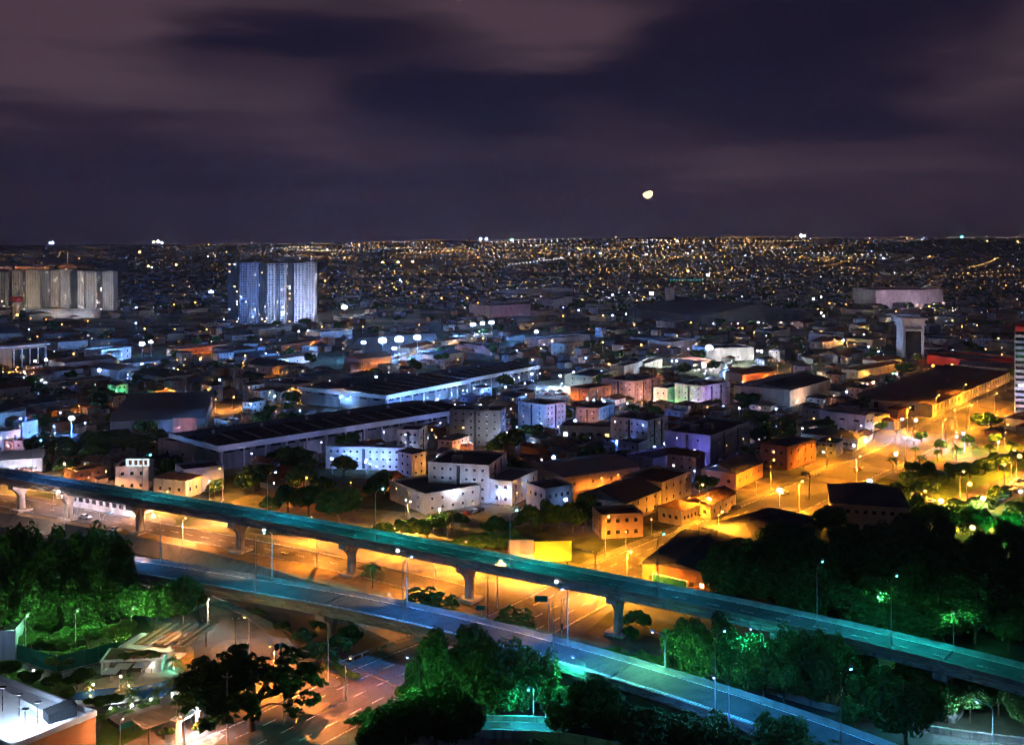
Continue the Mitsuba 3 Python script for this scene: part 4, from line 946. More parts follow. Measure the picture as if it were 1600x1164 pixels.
corner_block('apartment_house', (764, 786), (701, 757), (792, 762), 12.8, 'four-storey pale apartment block lit orange on its right, behind the dirt lane', 'the pale four-storey block', wall='wall_white', cols=(4, 7), floors=4, lit=.0, extra=towers_extra(1), cat='apartment house')
point(*(g(735, 790) + [-4, -6]), 7, (.6, .75, 1), 120, 1.2); point(*(g(785, 792) + [5, -4]), 6, AMBER, 110, 1.0)
corner_block('brown_house', (664, 803), (640, 775), (750, 788), 6.4, 'two-storey brownish house with dark flat roof and lamp, left of the pale block', 'the brownish house', wall='wall_cream', cols=(5, 3), floors=2, lit=.12, cat='house')
point(*(g(645, 800) + [-2, -3]), 5, (.6, .72, 1), 30, .8); point(*(g(740, 802) + [0, -5]), 5, AMBER, 60, .8)
corner_block('apartment_house', (628, 735), (532, 715), (632, 731), 8.6, 'three-storey blue lit block with long front, below the long warehouse', 'the blue lit block', wall='wall_white', cols=(1, 11), floors=3, lit=.08, cat='apartment house', extra=towers_extra(4))
for px in (545, 575, 605): point(*(g(px, 733) + [0, -5]), 5, (.42, .58, 1), 100, .7)
corner_block('apartment_house', (655, 722), (632, 712), (668, 712), 13, 'four-storey block with white balconies and dark roof, right of the blue lit one', 'the balcony block', wall='wall_white', cols=(3, 4), floors=4, lit=.08, cat='apartment house')
point(*(g(650, 730)), 5, (.6, .7, 1), 120, .7)
corner_block('apartment_house', (782, 697), (708, 690), (790, 690), 15.5, 'dark five-storey block with bright white right edge near the centre', 'the dark five-storey block', wall='wall_grey', cols=(2, 6), floors=5, lit=.10, tone='warm', cat='apartment house', extra=towers_extra(7, 2))
point(*(g(792, 700)), 7, (.75, .85, 1), 170, .7)
corner_block('apartment_house', (852, 678), (834, 666), (884, 672), 13.5, 'purple-blue lit five-storey block with pale corner panel near the centre', 'the purple lit block', wall='wall_white', cols=(5, 3), floors=5, lit=.16, cat='apartment house', extra=towers_extra(8))
point(*(g(845, 684)), 7, (.35, .6, 1), 200, .6); point(*(g(872, 682)), 5, (.6, .55, 1), 150, .6)
corner_block('apartment_house', (1012, 707), (960, 697), (1044, 697), 13.5, 'four-storey pale block with three bright lamps at its foot, right of centre', 'the three-lamp block', wall='wall_white', cols=(6, 6), floors=4, lit=.05, cat='apartment house', extra=towers_extra(9, 2))
corner_block('apartment_house', (1110, 728), (1056, 712), (1172, 702), 12.0, 'long lilac-grey block with lit windows on its right side, right of centre', 'the lilac-grey block', wall='wall_blue', cols=(9, 2), floors=3, lit=.14, tone='cool', cat='apartment house', extra=towers_extra(10, 2))
point(*(g(1085, 733)), 8, (.5, .45, 1), 120, .7)
corner_block('apartment_house', (992, 631), (955, 622), (1032, 622), 12.5, 'pinkish four-storey block with small lamps, above the three-lamp block', 'the pinkish block', wall='wall_pink', cols=(6, 4), floors=4, lit=.06, tone='warm', cat='apartment house', extra=towers_extra(11, 2))
point(*(g(965, 634)), 6, (1, .7, .65), 190, .5); point(*(g(1015, 632)), 6, (1, .65, .55), 190, .5)
corner_block('apartment_house', (920, 636), (915, 628), (955, 630), 10, 'brick-red lower block, left neighbour of the pinkish block', None, wall='wall_brick', cols=(4, 2), floors=3, lit=.06, cat='apartment house')
point(*(g(940, 640)), 6, (.6, .65, 1), 150, .5)
corner_block('apartment_house', (1098, 638), (1066, 630), (1140, 630), 12, 'pale lilac four-storey block right of the green lit wall', 'the pale lilac block', wall='wall_white', cols=(5, 4), floors=4, lit=.07, cat='apartment house', extra=towers_extra(12, 2))
point(*(g(1082, 642)), 6, (.6, .55, 1), 180, .5); point(*(g(1120, 640)), 6, (.6, .55, 1), 150, .5)
corner_block('green_lit_house', (1043, 633), (1040, 625), (1070, 624), 9, 'house wall lit vivid green between the pinkish and the lilac blocks', 'the green lit wall', wall='wall_white', cols=(4, 2), floors=2, lit=.0, cat='house')
corner_block('row_house', (925, 605), (905, 596), (966, 594), 6.5, 'yellow lit house row with dark window bays, above the pinkish block', 'the yellow house row', wall='wall_cream', cols=(6, 2), floors=2, lit=.05, cat='house')
corner_block('white_shed', (975, 591), (970, 585), (1004, 583), 8, 'white lit gable-end shed right of the yellow house row', None, wall='wall_white', cols=(2, 1), floors=1, lit=0, cat='shed')
corner_block('row_house', (1008, 582), (1005, 576), (1035, 574), 6, 'small amber house row with dark bays, right of the white shed', None, wall='wall_cream', cols=(5, 1), floors=2, lit=0, cat='house')
corner_block('grey_house', (935, 668), (926, 655), (960, 658), 9, 'grey-blue house between purple lit and three-lamp blocks', None, wall='wall_grey', cols=(3, 3), floors=3, lit=.06, cat='house')
corner_block('carport_hall', (958, 693), (876, 688), (962, 686), 7, 'low dark hall with a pale framed corner, left of the three-lamp block', None, wall='wall_grey', cols=(1, 6), floors=1, lit=.2, ww=2.0, wh=2.0, cat='hall')
corner_block('office_house', (1352, 682), (1296, 668), (1366, 678), 9.5, 'pale lilac office with strip windows and parapet, by the orange crossing', 'the strip window office', wall='wall_white', cols=(2, 3), floors=2, ww=2.6, wh=1.0, lit=0, cat='office')
point(*(g(1345, 692)), 8, (.7, .65, 1), 110, .6)
corner_block('low_store', (1340, 703), (1258, 690), (1352, 696), 5, 'low store with dark overhanging roof and lit white bands, by the orange crossing', 'the overhanging store', wall='wall_white', roof='roof_dark', kind='hip', cols=(2, 8), floors=1, ww=2.2, lit=.1, cat='store')
building('cream_hall', g(1234, 636), g(1298, 616), 34, 9.5, 'wall_cream', 'roof_dark', kind='gable', cols=(0, 0), label='cream hall with long blank wall above the low dark roofs at right', land='the cream hall')
for px in (1245, 1270, 1290): point(*(g(px, 632) + [3, -5]), 6, (1, .75, .6), 130, .5)
# arcade building along the far avenue
k = building('arcade', g(1457, 652), g(1578, 596), 40, 6.5, 'wall_cream', 'roof_brown', kind='shed', cols=(26, 2), ww=2.4, wh=3.2, lit=.0, label='long low arcade with dark bays and red-brown roof along the far orange avenue', land='the long arcade', each=False)
A, B = g(1457, 652), g(1578, 596)
for t in np.linspace(.05, .95, 8):
    p = A + (B - A) * t; q = (B - A) / np.linalg.norm(B - A); p = p + np.array([q[1], -q[0]]) * 9
    point(p[0], p[1], 6.5, AMBER, 190, .5)
k = thing('edge_tower', 'banded white and blue high-rise cut by the right edge', 'tower'); A = g(1585, 657); B = A + np.array([.9, -.44]) * 40; m, L = frame(A, B)
FOOT.append(sg.Polygon([A, B, B + [0, 30], A + [0, 30]]).buffer(3)); LAND.append(('the banded tower', *g(1600, 655)))
part(k, 'core', boxm(.6, L, .6, 28, 0, 45), 'window_glass', m)
for i in range(14): part(k, 'floor_band', boxm(0, L + .3, 0, 28.6, 4 + i * 3.0, 5.5 + i * 3.0), 'wall_white', m)
part(k, 'base', boxm(.2, L, .2, 28.3, 0, 3.8), 'red_paint', m); part(k, 'roof_cap', boxm(.3, L, .3, 28, 46.2, 48.5), 'red_paint', m)
x, y = g(1583, 657); spot(x - 8, y - 16, 2, (.75, .78, 1), 3000, 60, 45, aim=(x + 3, y + 2, 26), w=.8)
part(k, 'lit_window', boxm(2, 6, .45, .58, 17.6, 18.9), 'glow_base', m, glow=LIT['white'])
building('red_hall', g(1512, 582), g(1584, 578), 40, 8.5, 'red_paint', 'roof_dark', label='long hall with bright red wall left of the banded tower', land='the red hall', cols=(0, 0))
for px in (1525, 1550, 1575): point(*(g(px, 586) + [0, -6]), 6, (1, .5, .4), 230, .4)
k = thing('portal_tower', 'tall white portal-frame tower with dark glazing and flared top, right of centre', 'tower'); x0, y0 = g(1411, 562); x1, _ = g(1444, 562); LAND.append(('the portal tower', x0 + 8, y0)); FOOT.append(sg.box(x0 - 2, y0 - 2, x1 + 2, y0 + 18)); W = x1 - x0
part(k, 'frame', MB().box(x0, x0 + 2, y0, y0 + 14, 0, 27).box(x1 - 2, x1, y0, y0 + 14, 0, 27).box(x0 + 2, x1 - 2, y0, y0 + 14, 22.5, 24.5).get(), 'wall_white')
part(k, 'top', MB().box(x0 - 1.4, x1 + 1.4, y0 - 1, y0 + 15, 27, 28.4).box(x0 - .4, x1 + .4, y0 - .3, y0 + 14.3, 28.4, 31).box(x0 - 2.2, x1 + 2.2, y0 - 1.6, y0 + 15.6, 31, 33.0).get(), 'wall_white')
part(k, 'glazing', boxm(x0 + 2.0, x1 - 2.0, y0 + 1.0, y0 + 13, .2, 22.4), 'window_glass')
spot(x0 + 6, y0 - 26, 3, (.8, .75, .9), 900, 50, 35, aim=(x0 + 8, y0, 24), w=.4)
k = building('arch_hall', g(1400, 503), g(1438, 503), 24, 9, 'wall_white', 'roof_metal', kind='gable', label='blue-white lit hall with low arched gable behind the portal tower', land='the blue arched hall')
for px in (1408, 1430): point(*(g(px, 506) + [0, -8]), 6, (.55, .65, 1), 420, .3)
k = thing('green_tower', 'slim green lit tower with blank walls, alone in the middle distance', 'tower'); x0, y0 = g(1041, 496); x1, _ = g(1054, 496); LAND.append(('the green tower', x0 + 6, y0))
part(k, 'shaft', boxm(x0, x1, y0, y0 + 11, 0, 37), 'wall_white'); part(k, 'edge_fin', boxm(x1 - 1.2, x1, y0 - .6, y0 - .01, 0, 37.5), 'wall_white'); part(k, 'cap', boxm(x0 - .3, x1 + .3, y0 - .7, y0 + 11.3, 37.5, 38.3), 'wall_grey')
spot(x0 + 5, y0 - 18, 1.5, (.05, .9, .5), 1700, 60, 42, aim=(x0 + 6, y0, 20), w=.4)
building('dark_shed', g(1095, 512), g(1266, 506), 170, 13, 'wall_dark', 'roof_dark', kind='gable', label='huge dark green-black shed with lit open front, right of the green tower', land='the huge dark shed', cols=(0, 0))
for px in (1112, 1150, 1190, 1235): point(*(g(px, 513) + [0, -8]), 6, PINK if px > 1200 else WHITE, 330, .25)
building('white_hall', g(1368, 481), g(1474, 480), 70, 26, 'wall_white', 'roof_metal', label='big lilac-white blank hall in the distance above the portal tower', land='the big lilac hall', cols=(0, 0))
for px in (1380, 1410, 1440, 1468): point(*(g(px, 483) + [0, -14]), 10, (.85, .6, .75), 900, .2)
building('sign_hall', g(1105, 565), g(1178, 563), 30, 10, 'wall_white', 'roof_dark', cols=(0, 0), label='hall with brilliantly lit white front beside a floodlight mast, right of centre', land='the brilliant white hall')
for px in (1130, 1150, 1170): point(*(g(px, 568) + [0, -7]), 6, (1, .96, .92), 620, .5)
building('long_hall', g(1048, 552), g(1088, 547), 24, 9, 'wall_white', 'roof_metal', cols=(5, 1), lit=.1, label='pale long hall left of the brilliant white hall', each=False); point(*(g(1075, 556)), 6, (.8, .85, 1), 330, .3)
building('white_hall', g(805, 466), g(895, 462), 40, 13, 'wall_white', 'roof_metal', cols=(14, 1), lit=.3, tone='white', label='long white hall in the distance at centre, lit windows below its eaves', land='the long white hall', each=False)
for px in (815, 845, 880): point(*(g(px, 470) + [0, -10]), 8, (.9, .8, .9), 480, .2)
building('lilac_store', g(766, 497), g(829, 494), 50, 15, 'wall_pink', 'roof_dark', cols=(0, 0), label='lilac windowless store with dark roof at centre, below the long white hall', land='the lilac store')
for px in (780, 812): point(*(g(px, 500) + [0, -10]), 8, (.85, .55, .8), 520, .25)
building('blue_office', g(865, 484), g(894, 478), 24, 14, 'wall_white', 'roof_dark', cols=(8, 2), floors=2, lit=.7, tone='cool', label='brightly lit blue-white office strip right of the lilac store', each=False)
point(*(g(880, 488)), 7, (.4, .5, 1), 420, .25)
building('long_shop', g(840, 545), g(922, 538), 18, 8, 'wall_white', 'roof_dark', cols=(14, 1), lit=.06, label='long white building with a row of small windows, right of a bright lamp', each=False, land='the long small-window building')
for px in (850, 880, 910): point(*(g(px, 548) + [0, -6]), 6, (.85, .75, .95), 260, .3)
building('tan_block', g(882, 557), g(912, 553), 14, 10, 'wall_cream', 'roof_brown', cols=(4, 2), floors=2, lit=0, label='tan two-storey block among orange lamps at centre', each=False); point(*(g(895, 562)), 6, AMBER, 220, .3)
for (a, b, D, H, wl, c, lab) in (((420, 575), (484, 566), 16, 6, 'wall_cream', ORANGE, 'long orange lit shed with low roof at centre left'), ((440, 550), (500, 541), 14, 6, 'wall_brick', ORANGE, 'dim orange brick shed below the pair of towers'), ((640, 557), (676, 549), 12, 7, 'wall_cream', ORANGE, 'small orange lit hall below the blue floodlights'), ((560, 578), (612, 572), 16, 8, 'wall_pink', ORANGE, 'dim rose hall behind the bright fascia warehouse'), ((690, 541), (770, 530), 10, 5, 'wall_cream', AMBER, 'long amber lit wall right of the blue floodlights'), ((1340, 592), (1408, 579), 12, 6, 'wall_cream', AMBER, 'amber lit long house in front of the portal tower'), ((1370, 577), (1408, 572), 12, 6, 'wall_cream', AMBER, 'cream house with dark windows left of the portal tower foot'), ((1285, 545), (1318, 540), 12, 6, 'wall_cream', AMBER, 'low cream house with bright amber yard, right of centre'), ((1160, 607), (1210, 600), 14, 9, 'orange_wall', ORANGE, 'tall orange lit house row right of the lilac block'), ((1340, 520), (1358, 518), 10, 8, 'wall_cream', YELLOW, 'small house glowing yellow in the right distance'), ((700, 742), (735, 728), 8, 4.5, 'wall_cream', AMBER, 'small amber lit house with tile roof above the pale four-storey block'), ((596, 770), (630, 760), 8, 4, 'wall_brick', ORANGE, 'small orange lit wall house behind the round green tree')):
    building('lit_house', g(*a), g(*b), D, H, wl, 'roof_tile', kind='gable', cols=(5, 2), lit=.02, label=lab, cat='house', each=False)
    q = (g(*a) + g(*b)) / 2
    for dx in (-.3, .3): 
        p = q + (g(*b) - g(*a)) * dx; point(p[0], p[1] - 4, 3.6, c, 210 if q[1] < 700 else 420, .5)

# billboards and the roadside block behind the upper viaduct
k = thing('billboard', 'long pink and yellow lit billboard standing behind the upper viaduct', 'billboard'); A, B = g(795, 905), g(893, 902); m, L = frame(A, B)
part(k, 'panel', boxm(0, L * .40, 0, .5, 5.0, 10.6), 'wall_pink', m, label='pink left panel'); part(k, 'panel', boxm(L * .41, L, 0, .5, 4.6, 10.0), 'yellow_paint', m, label='yellow right panel')
for x in np.linspace(1, L - 1, 5): part(k, 'post', boxm(x - .15, x + .15, .55, .9, 0, 9.8), 'metal_dark', m)
for t in (.12, .35, .6, .88):
    p = A + (B - A) * t; spot(p[0], p[1] - 4, 3.0, (1, .66, .22), 380, 75, 50, aim=(p[0], p[1], 8), w=1.0)
k = thing('billboard', 'dark green framed billboard beside the upper viaduct, right of the avenue', 'billboard'); A, B = g(1019, 930), g(1074, 944); m, L = frame(A, B)
part(k, 'panel', boxm(0.2, L - .2, 0, .4, 2.7, 5.7), 'green_paint', m)
part(k, 'border', MB().box(0, L, -.06, -.001, 5.7, 6.0).box(0, L, -.06, -.001, 2.4, 2.7).box(0, .2, -.06, -.001, 2.7, 5.7).box(L - .2, L, -.06, -.001, 2.7, 5.7).get(), 'paint_white', m)
for x in (1, L - 1): part(k, 'post', boxm(x - .15, x + .15, .45, .8, 0, 5.6), 'metal_dark', m)
building('dark_roof_hall', g(1004, 918), g(1110, 935), 34, 6.5, 'wall_brick', 'roof_dark', kind='gable', label='dark-roofed hall with striped brick end wall right of the avenue, by the viaduct', land='the dark-roofed hall', cols=(6, 4))
building('dark_roof_hall', g(1176, 876), g(1282, 840), 18, 6, 'wall_cream', 'roof_dark', kind='hip', label='dark hip-roofed house with lit cream wall along the avenue, at the forest edge', cols=(7, 3), lit=.0)
building('corner_house', g(1300, 830), g(1420, 838), 26, 9, 'wall_cream', 'roof_dark', kind='hip', label='big dark hip-roofed house at the forest edge with amber lit right wall', land='the big hip-roofed house', cols=(8, 5), floors=2, lit=.03)
for q in ((1430, 825), (1425, 800)): point(*(g(*q) + [5, 0]), 5, AMBER, 110, .7)
for (a, b, D, H, wl, rf, kd, lab) in (((940, 842), (1005, 838), 10, 7, 'wall_pink', 'roof_brown', 'flat', 'pinkish blank house left of the orange avenue'), ((975, 820), (1032, 796), 18, 7, 'wall_cream', 'roof_dark', 'gable', 'amber lit long house on the left of the avenue'), ((1035, 792), (1080, 772), 16, 8, 'wall_cream', 'roof_brown', 'flat', 'amber lit flat-roofed house on the left of the avenue'), ((1065, 822), (1092, 812), 9, 5, 'wall_cream', 'roof_tile', 'hip', 'small amber lit house with hip roof on the avenue pavement'), ((1150, 765), (1192, 745), 14, 6, 'orange_wall', 'roof_dark', 'gable', 'orange lit house further up the left of the avenue'),
                                     ((852, 808), (895, 800), 11, 9, 'wall_blue', 'roof_dark', 'flat', 'pale blue cube house with a lamp, above the billboards'), ((880, 770), (1000, 752), 26, 6, 'wall_grey', 'roof_metal', 'gable', 'grey long-roofed shed above the billboards'), ((800, 790), (840, 770), 12, 8, 'wall_white', 'roof_metal', 'flat', 'pale house with bright wall lamp above the billboards'), ((1020, 742), (1082, 728), 14, 6, 'wall_blue', 'roof_dark', 'flat', 'blue-lit low house below the lilac-grey block'), ((1230, 735), (1275, 720), 12, 9, 'wall_brick', 'roof_dark', 'flat', 'brick house with pale gable frame by the store'), ((1110, 812), (1150, 792), 9, 5, 'wall_cream', 'roof_tile', 'gable', 'cream kiosk house with tile roof at the avenue kerb')):
    building('street_house', g(*a), g(*b), D, H, wl, rf, kind=kd, cols=(4, 3), floors=max(1, int(H / 3.4)), lit=.05, label=lab, cat='house')
for q, c, I in (((835, 795), SKYB, 120), ((960, 850), AMBER, 70), ((1000, 830), AMBER, 90), ((1060, 795), AMBER, 120), ((1085, 822), AMBER, 60), ((1165, 770), ORANGE, 90)): point(*(g(*q) + [3, -4]), 5, c, I, .7)
print('entries after heroes', len(scene))

# ------------------------------------------------------------------ trees
def leaves(rng, P, outward, size, up=.35, long=1.5):
    n = len(P)
    nrm = outward * .55 + rng.normal(size=(n, 3)) * .6 + [0, 0, up]; nrm /= np.linalg.norm(nrm, axis=1, keepdims=True)
    a = rng.normal(size=(n, 3)); a -= (a * nrm).sum(1, keepdims=True) * nrm; a /= np.linalg.norm(a, axis=1, keepdims=True)
    b = np.cross(nrm, a); s = size * rng.uniform(.6, 1.35, (n, 1))
    v = np.stack([P - a * s * long * .5, P + b * s * .42 - nrm * s * .12, P + a * s * long * .5, P - b * s * .42 - nrm * s * .12], 1).reshape(-1, 3)
    i = np.arange(n)[:, None] * 4
    return v, np.vstack([i + [0, 1, 2], i + [0, 2, 3]])


def proto_tree(seed, n, lobes, flat=.85, size=.075, droop=0.0, low=.30, rad=.24, spreadr=.34):
    """Unit tree: height 1, crown about 1 wide. Returns trunk mesh, limb mesh, crown mesh."""
    rng = np.random.default_rng(seed)
    C, R = [], []
    for i in range(lobes):
        a, q = rng.uniform(0, 2 * np.pi), rng.uniform(.15, 1) ** .6 * spreadr
        z = rng.uniform(low + .12, .86 - .35 * q)
        C.append([q * math.cos(a), q * math.sin(a), z]); R.append(rng.uniform(.6, 1.15) * rad * (1 - .5 * max(0, z - .62)))
    C, R = np.array(C), np.array(R)
    pick = rng.choice(lobes, n, p=R ** 2 / (R ** 2).sum())
    d = rng.normal(size=(n, 3)); d /= np.linalg.norm(d, axis=1, keepdims=True)
    r = rng.uniform(.45, 1.08, (n, 1)) ** .55
    # twigs: leaves gather in clumps, so the outline breaks up
    cl = rng.normal(size=(lobes, 26, 3)); cl /= np.linalg.norm(cl, axis=2, keepdims=True)
    near_ = cl[pick, rng.integers(0, 26, n)]
    d = d * .42 + near_ * .75; d /= np.linalg.norm(d, axis=1, keepdims=True)
    P = C[pick] + d * r * R[pick][:, None] * [1, 1, flat]
    P[:, 2] -= droop * (np.hypot(P[:, 0], P[:, 1]) ** 2)
    crown = leaves(rng, P, d, size)
    tr = MB().tube([[0, 0, -.02], [.01, .0, .14], [-.01, .015, low + .12], [.01, 0, .6]], [.035, .026, .019, .006], 7)
    lb = MB()
    for i in range(min(lobes, 9)):
        c = C[i]; lb.tube([[0, 0, low * .8 + .05 * rng.random()], [c[0] * .45, c[1] * .45, low + (c[2] - low) * .6], c], [.014, .009, .003], 5)
    return [mikit.ply(tr.get(), None, True), mikit.ply(lb.get(), None, True), mikit.ply(crown)]


PROTO = {'broad': [proto_tree(s, 6500, 15, .8, .045) for s in (1, 2, 3)], 'small': [proto_tree(s, 2600, 9, .85, .075) for s in (4, 5)],
         'droop': [proto_tree(s, 7500, 20, 1.25, .040, .28, .16, .19, .36) for s in (6, 7)], 'far': [proto_tree(s, 700, 8, .8, .13) for s in (8, 9, 10)],
         'layer': [proto_tree(12, 5200, 80, .34, .036, .26, .24, .085, .52)], 'big': [proto_tree(s, 12000, 26, .8, .030, .05, .18, .20, .38) for s in (14, 15)]}


def palm_proto(seed, nf=19, leaf=.34, th=.70, up=.9):
    rng = np.random.default_rng(seed)
    tr = MB().tube([[0, 0, -.02], [.012, 0, .2], [.02, .008, .45], [.012, .01, th]], [.028, .020, .016, .018], 7)
    cr = MB()
    for i in range(nf):
        a = 2 * np.pi * i / nf + rng.uniform(-.2, .2); e = rng.uniform(.05, up); t = np.linspace(0, 1, 9)
        r = leaf * (t * math.cos(e) + .1 * t); z = th + leaf * (t * math.sin(e) - .75 * t ** 2.2 * (1.2 - .6 * e))
        c = np.stack([r * math.cos(a), r * math.sin(a), z], 1); sd = np.array([-math.sin(a), math.cos(a), 0])
        for j in range(8):
            w = .19 * (1 - .55 * t[j]) * (1.0 if j else .3)
            for s in (-1, 1):
                tip = (c[j] + c[j + 1]) / 2 + sd * s * w + (c[j + 1] - c[j]) * .7 - [0, 0, .02]
                cr.add([c[j], c[j] * .25 + c[j + 1] * .75, tip], [[0, 1, 2]])
    return [mikit.ply(tr.get(), None, True), mikit.ply(cr.get())]


PALM, FANPALM = palm_proto(21), palm_proto(22, 13, .42, .42, 1.25)
TREES_GROUP = 'trees of the foreground'


def tree(x, y, h, w, kind='broad', leaf='leaf_mid', name='tree', label=None, look='leafy tree', group=None, z=0.0, cat='tree'):
    k = thing(name, label, cat, group)
    if not label: placed.append((k, x, y, look, cat, group))
    r = random.Random(int(x * 7 + y * 13)); pr = r.choice(PROTO[kind])
    m = T().translate([x, y, z]).rotate([0, 0, 1], r.uniform(0, 360)).scale([w * .98, w * .98, h])
    part(k, 'trunk', pr[0], 'bark', m)
    if kind not in ('far',): part(k, 'limb', pr[1], 'bark', m)
    part(k, 'crown', pr[2], leaf, m)
    return k


def palm(x, y, h, label=None, leaf='leaf_mid', fan=False, look='palm tree', group=None):
    k = thing('palm_tree', label, 'palm tree', group)
    if not label: placed.append((k, x, y, look, 'palm tree', group))
    m = T().translate([x, y, 0]).rotate([0, 0, 1], (x * 37) % 360).scale([h, h, h]); pr = FANPALM if fan else PALM
    part(k, 'trunk', pr[0], 'bark', m); part(k, 'frond', pr[1], leaf, m, kind='stuff')
    return k


def grove(items, kind, leaf, look, group=None):
    for it in items:
        px, py, h, w = it[:4]; x, y = g(px, py)
        tree(x, y, h, w, it[4] if len(it) > 4 else kind, it[5] if len(it) > 5 else leaf, look=look, group=group)


grove([(20, 975, 25, 20), (75, 965, 25, 18), (128, 958, 23, 17), (165, 940, 20, 14), (190, 955, 15, 12), (40, 1000, 18, 15), (100, 992, 15, 14), (150, 985, 15, 13), (-30, 985, 24, 18), (0, 1010, 15, 12)], 'droop', 'leaf_dark', 'tall drooping tree', 'trees of the dark left grove')
grove([(285, 985, 13.5, 11), (240, 985, 12, 10), (205, 985, 12, 9), (310, 962, 8, 6, 'small')], 'broad', 'leaf_mid', 'bright green tree')
grove([(700, 1098, 17, 13), (745, 1105, 17, 13), (800, 1095, 14, 12), (845, 1105, 12, 10), (670, 1100, 12, 9), (775, 1120, 12, 12)], 'droop', 'leaf_mid', 'dim green tree', 'trees of the middle clump')
grove([(622, 1200, 13, 11), (680, 1185, 14, 13), (712, 1190, 12, 10), (690, 1160, 9, 8), (578, 1185, 6.5, 6, 'small'), (928, 1150, 12, 9), (945, 1175, 11, 9), (1005, 1215, 13, 11), (1065, 1215, 12, 11), (880, 1160, 8, 7, 'small'), (1110, 1225, 13, 10), (1222, 1225, 13, 10), (1280, 1230, 9, 8), (985, 1160, 8, 7, 'small'), (840, 1205, 6, 8, 'small'), (1040, 1190, 7, 7, 'small')], 'broad', 'leaf_dark', 'near dark tree')
grove([(1105, 1075, 17.5, 12, 'big'), (1065, 1062, 12, 9), (1150, 1075, 13, 10), (1195, 1088, 13, 10), (1245, 1092, 16, 11, 'droop'), (1300, 1100, 16, 11, 'droop'), (1225, 1108, 10, 9), (1345, 1118, 9, 6, 'small'), (1385, 1110, 10, 7, 'small'), (1125, 1095, 9, 9, 'small'), (1170, 1100, 9, 9)], 'broad', 'leaf_mid', 'green lit tree')
grove([(1415, 1172, 13.5, 13, 'broad', 'leaf_dark'), (1335, 1140, 6, 6, 'small'), (1480, 1130, 9, 8), (1515, 1128, 8, 7), (1450, 1112, 9, 7), (1560, 1118, 7, 6, 'small'), (1610, 1150, 8, 8), (1350, 1085, 9, 8), (1420, 1085, 8, 8), (1480, 1095, 8, 8), (1540, 1100, 8, 8)], 'broad', 'leaf_mid', 'teal lit tree')
grove([(662, 958, 8.5, 9, 'layer'), (690, 962, 7, 8), (805, 992, 8, 9, 'layer'), (985, 1002, 4, 4, 'small')], 'layer', 'leaf_dark', 'spreading dark tree')
grove([(530, 822, 14, 15), (482, 806, 11, 11, 'broad', 'leaf_dark'), (450, 800, 10, 9, 'broad', 'leaf_dark')], 'broad', 'leaf_mid', 'round leafy tree')
for px, py, h, w in ((422, 800, 5, 7), (600, 836, 4, 6), (628, 838, 5, 7), (655, 840, 6, 7), (676, 832, 5, 9), (705, 822, 5, 9), (745, 860, 5, 9), (770, 862, 6, 9), (795, 862, 6, 8), (720, 862, 4, 7), (775, 838, 6, 8), (830, 830, 8, 8), (860, 828, 9, 8), (895, 830, 9, 8), (915, 822, 10, 8), (350, 805, 3, 6), (470, 830, 4, 6)):
    for dx_, dy_, q_ in ((0, 0, 1.15), (-.34, .16, .8), (.36, -.1, .9)):
        x, y = g(px, py) + w * np.array([dx_, dy_]); tree(x, y, h * q_, min(w * .75, h * 1.25) * q_, 'small', 'leaf_mid', name='shrub', look='bushy roadside shrub', group='shrubs along the viaducts', cat='shrub')
for px, py, h, w in ((505, 1035, 3.5, 6), (470, 1005, 2.5, 4), (440, 985, 2, 3.5), (488, 1022, 2.6, 4), (520, 1052, 2.4, 4), (405, 962, 1.8, 3), (545, 1062, 2, 4), (530, 1020, 4, 5), (475, 1000, 2.5, 5), (545, 1010, 5, 5), (560, 985, 6, 5), (500, 985, 3, 4), (995, 985, 5, 5), (880, 1120, 6, 7), (1010, 1042, 3, 8), (1050, 1050, 4, 8), (960, 1030, 2.5, 5), (640, 1098, 4, 5), (560, 1140, 2.5, 5), (600, 1130, 3, 5), (575, 1125, 2, 4)):
    for dx_, dy_, q_ in ((0, 0, 1.15), (-.34, .16, .8), (.36, -.1, .9)):
        x, y = g(px, py) + w * np.array([dx_, dy_]); tree(x, y, h * q_, min(w * .75, h * 1.25) * q_, 'small', 'leaf_mid', name='shrub', look='bushy bank shrub', group='shrubs along the viaducts', cat='shrub')
palm(*g(582, 919), 8.2, 'lone palm tree on the orange lit verge between the two viaducts'); palm(*g(706, 952), 5.5, 'small palm behind the layered tree on the orange verge', fan=True)
# the wooded slope at the right
rr = np.random.default_rng(5)
row = 0
for py, x0, x1, h in ((868, 1200, 1690, 12), (895, 1160, 1690, 12), (925, 1130, 1690, 12.5), (955, 1150, 1690, 13), (985, 1260, 1690, 12.5), (1012, 1370, 1690, 11), (838, 1310, 1690, 11), (822, 1330, 1480, 10)):
    for px in np.arange(x0, x1, 54):
        q = px + rr.uniform(-14, 14); x, y = g(q, py + rr.uniform(-7, 7))
        if min(np.hypot(*(UPPER - [x, y]).T)) < 9.5 or avenue.buffer(5).contains(sg.Point(x, y)) or any(p.contains(sg.Point(x, y)) for p in FOOT): continue
        hh = h * rr.uniform(.8, 1.2)
        tree(x, y, hh, hh * rr.uniform(.85, 1.1), rr.choice(['broad', 'broad', 'droop']), 'leaf_mid', look='dark wood tree', group='trees of the dark wood')
